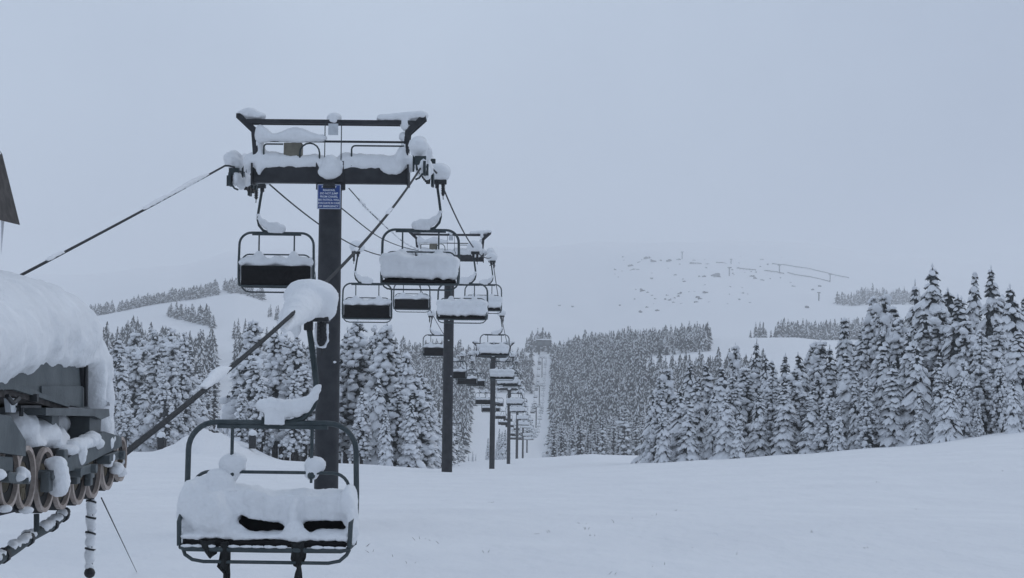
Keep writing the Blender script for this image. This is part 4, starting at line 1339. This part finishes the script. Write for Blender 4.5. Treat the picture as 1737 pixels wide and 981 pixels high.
G_R = 'snow-laden trees along the right crest'
RIGHT = [  # x, top row, distance, label
 (1577, 449, 136, 'broad tall fir, the highest tip in the right-hand stand', 1.15),
 (1682, 452, 138, 'tall slim fir with a thin tip, near the right end of the stand', .9),
 (1650, 462, 150, 'narrow fir with a knobbly tip between the two tallest right-hand firs', .75),
 (1545, 475, 146, 'slender fir tip just left of the broad tallest fir', .8),
 (1503, 494, 140, 'slender fir left of the tallest group, above the distant ridge', .85),
 (1473, 503, 144, 'slim fir standing out against the far white slope at the group\'s left shoulder', .85),
 (1716, 483, 130, 'wide fir at the far right end of the stand, cut off at the side', 1.1),
 (1624, 500, 128, 'wide snow-draped fir right of the tallest one, branches sweeping down', 1.2),
 (1430, 540, 140, 'pointed fir rising over the clearing at the lower left shoulder', .8),
 (1283, 575, 150, 'taller of two close firs reaching into the white clearing', .85),
 (1253, 582, 150, 'slimmer of two close firs in front of the white clearing', .75),
 (1664, 560, 122, 'lower snow-plastered fir in front of the right-hand stand', 1.1),
]
for k, (x, top, d, lab, fat) in enumerate(RIGHT):
    tree_px(x, top, d, 'fir', lab, G_R, fat * 1.12, 0, k)
FILL_R = [(1740, 500, 134), (1790, 470, 140), (1840, 500, 136), (1600, 520, 131), (1530, 540, 131), (1555, 585, 124), (1490, 560, 130), (1460, 570, 133), (1590, 600, 121), (1635, 610, 120),
          (1700, 600, 120), (1728, 560, 123), (1515, 610, 124), (1440, 600, 130), (1410, 585, 137), (1390, 575, 145), (1370, 580, 150), (1352, 598, 140), (1335, 600, 150), (1315, 612, 136), (1300, 600, 145),
          (1268, 620, 134), (1240, 640, 132), (1224, 620, 146), (1198, 615, 150), (1182, 640, 136), (1165, 613, 150), (1140, 622, 147), (1122, 640, 138), (1108, 665, 140), (1210, 660, 130), (1330, 650, 128), (1375, 650, 127), (1400, 660, 126), (1470, 640, 124), (1150, 660, 131), (1290, 660, 129),
          (1425, 680, 123), (1560, 660, 119), (1660, 680, 117), (1700, 500, 146), (1610, 490, 150), (1480, 540, 150), (1520, 520, 152),
          (1565, 520, 133), (1645, 540, 127), (1690, 540, 127), (1612, 640, 117), (1540, 560, 126), (1500, 590, 127), (1450, 625, 126), (1350, 625, 131), (1308, 640, 131), (1230, 670, 128), (1172, 670, 129), (1130, 690, 129), (1255, 690, 126), (1395, 620, 132), (1750, 620, 116), (1720, 640, 116)]
for k, (x, top, d) in enumerate(FILL_R):
    xx = x + (k * 37 % 9 - 4)
    row = 'low front-row' if d < 127 else ('middle-row' if d < 141 else 'back-row')
    where = next(w for lim, w in ((1165, 'at the left end of the right-hand stand'), (1225, 'left of the two close firs in the clearing'), (1300, 'around the two close firs before the clearing'), (1370, 'right of the two close firs, below the clearing'),
             (1445, 'below the pointed fir over the clearing'), (1510, 'under the slim firs at the left shoulder'), (1580, 'left below the broad tallest fir'), (1640, 'right below the broad tallest fir'), (1705, 'below the tall slim fir'), (9999, 'at the right-hand end of the stand')) if xx < lim)
    tree_px(xx, top, d, 'fir', '%s snow-plastered fir %s' % (row, where), G_R, 1.0 + (k * 29 % 10) * .06, 0, k * 7 + 1)

G_L = 'snow-laden trees left of the lift line'
LEFT = [  # x, top, d, kind, label, fat
 (654, 546, 132, 'pine', 'tallest snow-laden pine between the first two tower poles', 1.0),
 (637, 552, 139, 'pine', 'pine directly behind the tallest one between the poles', .8),
 (606, 543, 134, 'pine', 'lumpy snow-laden pine just right of the nearest pole', 1.0),
 (590, 556, 140, 'pine', 'pine half hidden by the nearest pole on its right side', .9),
 (712, 640, 124, 'fir', 'low broad dark fir at the stand\'s right end before the second pole', 1.25),
 (690, 598, 130, 'fir', 'mid-height fir left of the low broad one, before the second pole', 1.0),
 (440, 543, 134, 'pine', 'tallest pine left of the nearest pole, behind the curved rope', 1.0),
 (470, 556, 131, 'pine', 'snow-laden pine under the near grip\'s snowball', 1.0),
 (418, 556, 138, 'pine', 'pine at the left edge of the stand beside the snowy track', .9),
 (505, 570, 130, 'pine', 'pine behind the near hanger, left of the pole', 1.0),
 (530, 575, 136, 'pine', 'pine directly left against the nearest pole', .9),
 (409, 660, 124, 'fir', 'small snow-plastered fir seen above the near chair frame', 1.1),
]
for k, (x, top, d, kd, lab, fat) in enumerate(LEFT):
    tree_px(x, top, d, kd, lab, G_L, fat * (1.35 if kd == 'pine' else 1.15), 0, k)
FILL_L = [(622, 570, 146, 'pine'), (668, 585, 145, 'pine'), (576, 580, 150, 'pine'), (455, 575, 145, 'pine'), (490, 565, 148, 'pine'), (545, 560, 150, 'pine'), (430, 600, 127, 'pine'),
          (520, 620, 126, 'pine'), (640, 640, 126, 'fir'), (615, 660, 124, 'pine'), (675, 650, 127, 'fir'), (698, 680, 122, 'fir'), (655, 700, 121, 'fir'), (725, 670, 126, 'fir'), (480, 600, 140, 'pine'), (560, 590, 132, 'pine'), (605, 600, 150, 'pine'), (645, 600, 155, 'pine'), (690, 620, 150, 'pine'), (718, 640, 155, 'pine'), (446, 640, 124, 'pine'), (498, 640, 124, 'pine')]
for k, (x, top, d, kd) in enumerate(FILL_L):
    tree_px(x, top, d, kd, '%s snow-laden %s %s' % ('front' if d < 130 else 'rear', kd, 'left of the nearest pole, above the near chair' if x < 555 else ('right beside the nearest pole' if x < 630 else 'midway between the first two poles' if x < 680 else 'just left of the second pole')), G_L, 1.2 + (k % 4) * .1, 0, k * 5 + 2)
G_LL = 'pines of the far-left wood'
LL = [(205, 600, 205), (232, 585, 215), (262, 592, 210), (290, 580, 218), (312, 600, 208), (322, 615, 214), (248, 640, 198), (282, 635, 196), (215, 655, 195), (300, 650, 199), (180, 600, 215), (150, 590, 215),
      (318, 590, 240), (275, 570, 240), (200, 570, 240), (230, 560, 260), (310, 565, 260), (305, 575, 265), (170, 565, 250), (260, 560, 270), (290, 556, 280), (165, 620, 205), (190, 640, 200), (222, 610, 225), (245, 600, 230), (272, 610, 225), (298, 605, 230), (210, 585, 250), (240, 575, 255), (280, 585, 250), (315, 572, 290)]
for k, (x, top, d) in enumerate(LL):
    tree_px(x, top, d, 'pine' if k % 3 else 'fir', '%s snow-laden tree %s of the far-left wood' % ('front-row' if k < 10 else 'rear', 'at the dome end' if x < 225 else ('in the middle' if x < 290 else 'at the snowy-track end')), G_LL, 1.2 + (k % 3) * .1, 0, k * 3 + 1)

# mid-distance trees, individual but simpler; then the far woods as masses
def scatter(seed, x0, x1, d0, d1, spacing, ok=None, n=4000):
    rnd = random.Random(seed)
    out, cells = [], {}
    for _ in range(n):
        xi = rnd.uniform(x0, x1)
        d = math.sqrt(rnd.uniform(d0 * d0, d1 * d1))
        if ok and not ok(xi, d): continue
        p = P(xi, HOR, d)
        key = (int(p.x // spacing), int(d // spacing))
        bad = False
        for i in (-1, 0, 1):
            for j in (-1, 0, 1):
                for q in cells.get((key[0] + i, key[1] + j), ()):
                    if (q[0] - p.x) ** 2 + (q[1] - d) ** 2 < spacing * spacing: bad = True; break
        if bad: continue
        cells.setdefault(key, []).append((p.x, d))
        out.append((p.x, d, xi))
    return out
def left_edge(d):           # right-hand limit of the wood left of the lift cut, in photo columns
    return float(np.interp(d, [140, 300, 500, 700, 850, 1000, 1150], [742, 762, 782, 794, 800, 812, 890]))
def mid(pts, kind_share, label, group, hmin, hmax, fat=1.35):
    for (x, d, xi) in pts:
        kd = 'pine' if tree_rnd.random() < kind_share else 'fir'
        tree(x, d, tree_rnd.uniform(hmin, hmax), kd, 1, label, group, fat=fat)
_pts = scatter(1, 1108, 1790, 156, 225, 3.7, n=900)[:92]
mid([p for p in _pts if p[2] < 1420], .15, 'low snow-covered tree behind the crest firs, in front of the clearing', 'trees behind the right crest', 6, 8.5, 1.5)
mid([p for p in _pts if p[2] >= 1420], .15, 'snow-covered tree deeper in the tall part of the right-hand stand', 'trees behind the right crest', 9, 12.5, 1.5)
mid(scatter(2, 408, 745, 158, 300, 4.8, lambda x, d: x < left_edge(d) - 4, n=900)[:55], .6, 'snowy tree deeper in the stand left of the lift cut', 'trees behind the left stand', 8.5, 11.5)
mid(scatter(3, 120, 345, 235, 380, 6.0, n=900)[:40], .6, 'snowy tree in the depth of the far-left wood', 'trees deep in the far-left wood', 9, 12)

def far_tree(k, lod):
    H, rd, br = [(12, 1.9, .04), (12, 1.6, .06), (12, 2.1, .04), (12, 1.5, .1), (12, 1.8, .05), (12, 1.7, .14), (12, 2.0, .08)][k]
    tk, cr_, sn = tree_meshes(900 + k + 20 * lod, H, rd, br, lod, 'far')
    V, Fc, Mi, o = [], [], [], 0
    for mi, mb in enumerate((tk, cr_, sn)):
        v = np.concatenate(mb.v)
        V.append(v); Fc += [[i + o for i in q] for q in mb.f]; Mi += [mi] * len(mb.f); o += len(v)
    tri, tmi = [], []
    for q, mi in zip(Fc, Mi):
        for i in range(1, len(q) - 1): tri.append((q[0], q[i], q[i + 1])); tmi.append(mi)
    return np.concatenate(V), np.array(tri), np.array(tmi)
LOD2 = [far_tree(k, 2) for k in range(7)]
def shag_tree(k):
    """Far tree: ragged overlapping skirts of boughs, each bough snowy or bare."""
    rnd = random.Random(700 + k)
    H, rad = 12.0, rnd.uniform(1.7, 2.4)
    v, tri, mi = [], [], []
    def ring(z0, z1, r, n):
        a0 = rnd.uniform(0, 6.28)
        o = len(v)
        v.append((rnd.uniform(-.1, .1), rnd.uniform(-.1, .1), z1))
        for i in range(2 * n):
            a = a0 + 3.1416 * i / n
            q = r * (rnd.uniform(.8, 1.3) if i % 2 == 0 else rnd.uniform(.35, .6))
            v.append((q * math.cos(a), q * math.sin(a), z0 + rnd.uniform(-.35, .2) + (0 if i % 2 == 0 else .35)))
        for i in range(2 * n):
            tri.append((o, o + 1 + i, o + 1 + (i + 1) % (2 * n)))
            mi.append(2 if rnd.random() < .37 else 1)
    z = rnd.uniform(.3, 1.2)
    while z < H - .5:
        t_ = z / H
        ring(z, min(H + .1, z + rnd.uniform(1.6, 2.3)), max(.3, rad * (1 - t_) ** .75 * rnd.uniform(.75, 1.2)), 5 if t_ < .7 else 3)
        z += rnd.uniform(.75, 1.1)
    o = len(v)
    v += [(.14, 0, -.5), (-.07, .12, -.5), (-.07, -.12, -.5), (0, 0, H * .8)]
    tri += [(o, o + 1, o + 3), (o + 1, o + 2, o + 3), (o + 2, o, o + 3)]; mi += [0, 0, 0]
    return np.array(v), np.array(tri), np.array(mi)
LOD3 = [shag_tree(k) for k in range(9)]
print('tris', [len(q[1]) for q in LOD2], [len(q[1]) for q in LOD3])
def wood(name, pts, label, hmin, hmax, fat=1.15, seed=1):
    rnd = random.Random(seed)
    VV, TT, MM, o = [], [], [], 0
    zs = ground_base(np.array([p[0] for p in pts]), np.array([p[1] for p in pts]))
    for (x, d, xi), z in zip(pts, zs):
        v, tr, tm = LOD2[rnd.randrange(7)] if d < 560 else LOD3[rnd.randrange(9)]
        s = rnd.uniform(hmin, hmax) / 12
        s *= rnd.choice((.6, .75, .9, 1, 1, 1.1, 1.25))
        a = rnd.uniform(0, 6.28)
        ca, sa = math.cos(a), math.sin(a)
        q = np.stack([(v[:, 0] * ca - v[:, 1] * sa) * s * fat + x, (v[:, 0] * sa + v[:, 1] * ca) * s * fat + d, v[:, 2] * s + z + relief(x, d) - .2], 1)
        VV.append(q); TT.append(tr + o); MM.append(tm); o += len(v)
    V, T_, Mi = np.concatenate(VV), np.concatenate(TT), np.concatenate(MM)
    me = bpy.data.meshes.new(name)
    me.vertices.add(len(V)); me.vertices.foreach_set('co', V.astype(np.float32).ravel())
    me.loops.add(len(T_) * 3); me.loops.foreach_set('vertex_index', T_.astype(np.int32).ravel())
    me.polygons.add(len(T_)); me.polygons.foreach_set('loop_start', np.arange(0, len(T_) * 3, 3, dtype=np.int32))
    me.polygons.foreach_set('loop_total', np.full(len(T_), 3, np.int32))
    for mm in (M['bark'], M['needle_far'], M['tree_snow']): me.materials.append(mm)
    me.polygons.foreach_set('material_index', Mi.astype(np.int32))
    me.update(); me.validate()
    o = place(name, me)
    tag(o, label, 'wood', kind='stuff')
    return len(T_)

def right_ok(x, d):
    nz = noise.noise(Vector((x * .02, d * .012, 9)))
    if x < 936 + 5 * noise.noise(Vector((d * .03, 2, 2))): return False
    if x > 1100 and 900 + (x - 1100) * -.1 < d < 1010: return False          # the snow run across the wood
    if x > 1085 and 905 < d < 985: return False
    if d > 1010 and x > 1206 + 12 * nz: return False
    if d > 1285 - (x - 940) * .55 + 50 * nz: return False
    return True
NT = 0
NT += wood('conifer_wood', scatter(11, 934, 1300, 440, 1320, 3.9, right_ok, n=26000), 'dense snowy conifer wood right of the lift cut, below the white run', 7.5, 11, 1.35, seed=3)
NT += wood('conifer_wood', scatter(12, 60, 372, 330, 1060, 5.2, lambda x, d: d < 1000 - abs(x - 230) * .7 + 90 * noise.noise(Vector((x * .03, d * .01, 1))) and x < 366 + 8 * noise.noise(Vector((d * .02, 3, 1))), n=12000), 'hazy conifer wood on the left hillside behind the station snow dome', 8, 12, 1.35, seed=4)
def mid_ok(x, d):
    if x < 400 + 10 * noise.noise(Vector((d * .02, 1, 1))): return False
    return x < left_edge(d) + 7 * noise.noise(Vector((d * .015, 5, 1))) and d < 880 + (x - 392) * .95
NT += wood('conifer_wood', scatter(13, 392, 800, 300, 1220, 5.6, mid_ok, n=14000), 'hazy conifer wood left of the lift cut behind the tower poles', 8, 12, 1.35, seed=5)
NT += wood('conifer_wood', scatter(14, 770, 903, 1060, 1230, 4.5, n=1500), 'thin far conifer wood left of the hilltop terminal', 8, 13, 1.5, seed=6)
NT += wood('conifer_wood', scatter(15, 893, 934, 1325, 1420, 6.0, n=300), 'little clump of far conifers behind the hilltop terminal', 11, 15, 1.5, seed=7)
NT += wood('conifer_wood', scatter(16, 1272, 1560, 1285, 1440, 4.0, lambda x, d: d < 1300 + (x - 1272) * .6 + 70 * noise.noise(Vector((x * .04, d * .01, 4))) and d > 1292 + 14 * noise.noise(Vector((x * .05, 1, 4))) and noise.noise(Vector((x * .06, d * .02, 8))) > -.45, n=6000), 'far conifer belt above the white clearing on the right', 9, 14, 1.35, seed=8)
NT += wood('conifer_wood', scatter(17, 1418, 1560, 2020, 2200, 5.5, lambda x, d: d < 2050 + (x - 1418) * 1.0 + 60 * noise.noise(Vector((x * .06, 2, 4))) and noise.noise(Vector((x * .08, d * .02, 6))) > -.25, n=1500), 'faint conifer belt on the right ridge, half lost in haze', 9, 15, 1.5, seed=9)
def ridge_ok(x, d): return not (192 < x < 200 or 368 < x < 380) and noise.noise(Vector((x * .07, d * .02, 3))) > -.42 + (.3 if x > 380 else 0)
NT += wood('conifer_wood', scatter(18, 138, 445, 1445, 1530, 3.6, ridge_ok, n=6000), 'line of hazy trees along the left ridge crest', 5.5, 9.5, 2.0, seed=10)
NT += wood('conifer_wood', scatter(19, 284, 362, 1130, 1330, 4.5, lambda x, d: abs(d - (1330 - (x - 284) * 2.3)) < 22, n=6000), 'slanting row of hazy trees on the left white slope', 6, 11, 1.7, seed=11)
NT += wood('conifer_wood', scatter(20, 395, 470, 1000, 1080, 9, n=60) + scatter(21, 455, 480, 1280, 1330, 7, n=40), 'few scattered hazy trees on the upper left slope', 7, 11, seed=12)
for k, (x, y, d, h) in enumerate([(828, 776, 395, 5.2), (836, 777, 402, 6), (846, 776, 398, 7.2), (851, 777, 392, 6.4), (858, 777, 400, 7), (863, 776, 396, 5.0), (842, 776, 388, 4.5)]):
    p = P(x, y, d)
    tree(p.x, d, h, 'fir', 1, 'small snowy fir in the clump between the third and fourth poles', 'young firs by the lift poles')
for k, (x, d, h) in enumerate([(784, 560, 2.4), (789, 556, 3.0), (796, 548, 2.0), (803, 540, 3.2), (808, 536, 2.6)]):
    p = P(x, 700, d)
    tree(p.x, d, h, 'fir', 1, 'tiny sapling on the open ski run left of the third pole', 'saplings on the ski run')
print('far wood tris', NT)

# ------------------------------------------------------------------ rocks, far lift, fences
rk = random.Random(9)
ROCKS = [(1068, 452, 9), (1075, 458, 7), (1082, 447, 7), (1097, 440, 9), (1110, 446, 8), (1135, 445, 10), (1150, 443, 8), (1172, 447, 7), (1199, 450, 6), (1195, 470, 9), (1210, 468, 14), (1218, 472, 9), (1145, 468, 6), (1090, 495, 9), (1100, 497, 6), (1150, 503, 6), (1155, 497, 5),
         (1183, 505, 9), (1190, 508, 8), (1195, 497, 7), (1135, 510, 5), (1157, 516, 6), (1098, 523, 6), (1115, 527, 6), (1182, 514, 6), (1275, 470, 9), (1283, 474, 8), (1293, 476, 6), (1306, 474, 3), (1390, 486, 8), (1378, 492, 6), (1260, 498, 4), (1268, 500, 3), (1254, 509, 4), (1340, 480, 4), (1345, 487, 5), (1370, 522, 9), (1120, 494, 4), (1139, 491, 4), (950, 520, 4), (972, 522, 4), (995, 517, 4), (1000, 505, 3), (1085, 530, 8)]
_rr = random.Random(12)
for _k in range(70):
    _x = _rr.uniform(1040, 1330)
    ROCKS.append((_x, _rr.uniform(446, 520) if _rr.random() < .7 else _rr.uniform(436, 450), _rr.uniform(2, 5)))
def hit_ground(x, y, d0=1400, d1=4200):
    """Where the line of sight through a photo pixel meets the ground."""
    best, bd = None, 1e9
    for d in np.arange(d0, d1, 12.0):
        p = P(x, y, float(d))
        g = float(ground_base(np.array([p.x]), np.array([p.y]))[0]) + relief(p.x, p.y)
        if g >= p.z: return Vector((p.x, p.y, g))
        if p.z - g < bd: bd, best = p.z - g, Vector((p.x, p.y, g))
    return best
rock_protos = []
for k in range(4):
    m = MB(); r0 = random.Random(60 + k)
    for q in range(4):
        m.ball((r0.uniform(-.6, .6), r0.uniform(-.4, .4), r0.uniform(-.05, .12)), (r0.uniform(.35, .6), r0.uniform(.3, .5), r0.uniform(.2, .38)), rand_rot(r0), 2, 0, .18, r0)
    rock_protos.append(m.mesh('rock_outcrop', M['rock'], False))
for k, (x, y, w) in enumerate(ROCKS):
    p = hit_ground(x, y)
    o = place('rock_outcrop', rock_protos[k % 4], None, tuple(p))
    s = w * p.y / F * 0.85
    o.scale = (s, s, s * .85); o.rotation_euler = (0, 0, rk.uniform(0, 6.28))
    tag(o, 'dark wind-bared rock poking through the snow on the upper mountainside', 'rock', 'rocks on the upper mountainside')
FT = [(1237, 469, 15, 'dark far lift tower nearest the rocks on the upper mountainside'), (1322, 465, 14, 'far lift tower right of the others, beside the snow fence'),
      (1157, 440, 12, 'faintest far lift tower, highest up and nearly lost in haze'), (1240, 452, 11, 'faint far lift tower just above the darker one on the mountainside'), (1408, 480, 14, 'far lift tower at the left end of the ridge trees'), (1389, 511, 14, 'lowest of the far lift towers, on open snow left of the ridge trees')]
for x, y, h, lab in FT:
    p = hit_ground(x, y)
    hh = h * p.y / F
    root = empty('mountain_lift_tower', tuple(p)); tag(root, lab, 'lift tower', 'far towers on the mountainside')
    MB().tube([(0, 0, -1), (0, 0, hh)], 0.8, 8).build('pole', M['pole'], root)
    MB().box((0, 0, hh), (hh * .2, .7, .6)).build('crossarm', M['pole'], root)
FN = [((1250, 457), (1282, 460), 'left length of dark snow fence on the upper mountainside'), ((1297, 461), (1330, 466), 'middle length of dark snow fence beside the far lift tower'), ((1336, 465), (1408, 481), 'long dark snow fence running down to the ridge trees'),
      ((1310, 449), (1370, 457), 'faint upper snow fence below the clouds'), ((1372, 458), (1440, 474), 'faint snow fence running down above the ridge trees'), ((1170, 448), (1190, 449), 'short faint snow fence right of the high rocks'), ((1215, 447), (1243, 452), 'short snow fence behind the faint far tower')]
for (x0, y0), (x1, y1), lab in FN:
    root = empty('snow_fence', tuple(hit_ground(x0, y0))); tag(root, lab, 'fence', 'snow fences on the mountainside')
    n = 6
    pts = [hit_ground(x0 + (x1 - x0) * k / n, y0 + (y1 - y0) * k / n) - root.location for k in range(n + 1)]
    for a, b2 in zip(pts, pts[1:]):
        MB().beam(a + Vector((0, 0, 1.6)), b2 + Vector((0, 0, 1.6)), .4, 1.4).build('fence_board', M['wood'], root)
    for a in pts: MB().box(a + Vector((0, 0, .9)), (.25, .35, 1.5)).build('post', M['wood'], root)

# marker posts by the left trees
for x, y, d, h, lab in ((273, 768, 120, 1.0, 'short dark marker post with a snow cap by the left snow bank'), (428, 772, 119, .9, 'small snow-capped post seen through the near chair frame')):
    p = P(x, y, d); p.z = ground(p.x, p.y)
    root = empty('marker_post', tuple(p)); tag(root, lab, 'post')
    MB().box((0, 0, h / 2), (.22, .22, h / 2), bev=.03).build('post', M['dark'], root)
    place('snow_cap', snow_mesh('post_cap', MB().ball((0, 0, h + .1), (.3, .3, .26), sub=2), .05, M['snow'], 1, .03, 3, 1), root)

# dry weed stems poking through the foreground snow
m = MB(); rs = random.Random(31)
TUFT = [(705, 918), (715, 914), (735, 918), (740, 925), (672, 945), (692, 960), (926, 906), (990, 890), (996, 899), (1147, 867), (1178, 930), (1111, 965), (1128, 962), (1075, 880), (1045, 888), (905, 907), (1252, 944), (1005, 910), (832, 853), (1112, 875), (820, 940), (1035, 976), (1490, 820), (1555, 865), (1380, 905), (1697, 800), (1735, 762), (1470, 930), (625, 930), (632, 938)]
for x, y in TUFT:
    for d in np.arange(33, 120, .4):
        p = P(x, y, float(d))
        if ground(p.x, p.y) >= p.z: break
    for q in range(rs.randint(1, 3)):
        a = Vector((p.x + rs.uniform(-.1, .1), p.y + rs.uniform(-.1, .1), ground(p.x, p.y) - .03))
        tip = a + Vector((rs.uniform(-.1, .1), rs.uniform(-.05, .05), rs.uniform(.03, .10)))
        m.tube([a, a.lerp(tip, .5) + Vector((rs.uniform(-.02, .02), 0, .01)), tip], [.005, .004, .002], 5)
o = m.build('dry_grass', M['stem']); tag(o, 'sparse dry grass stems poking through the foreground snow', 'grass', kind='stuff')
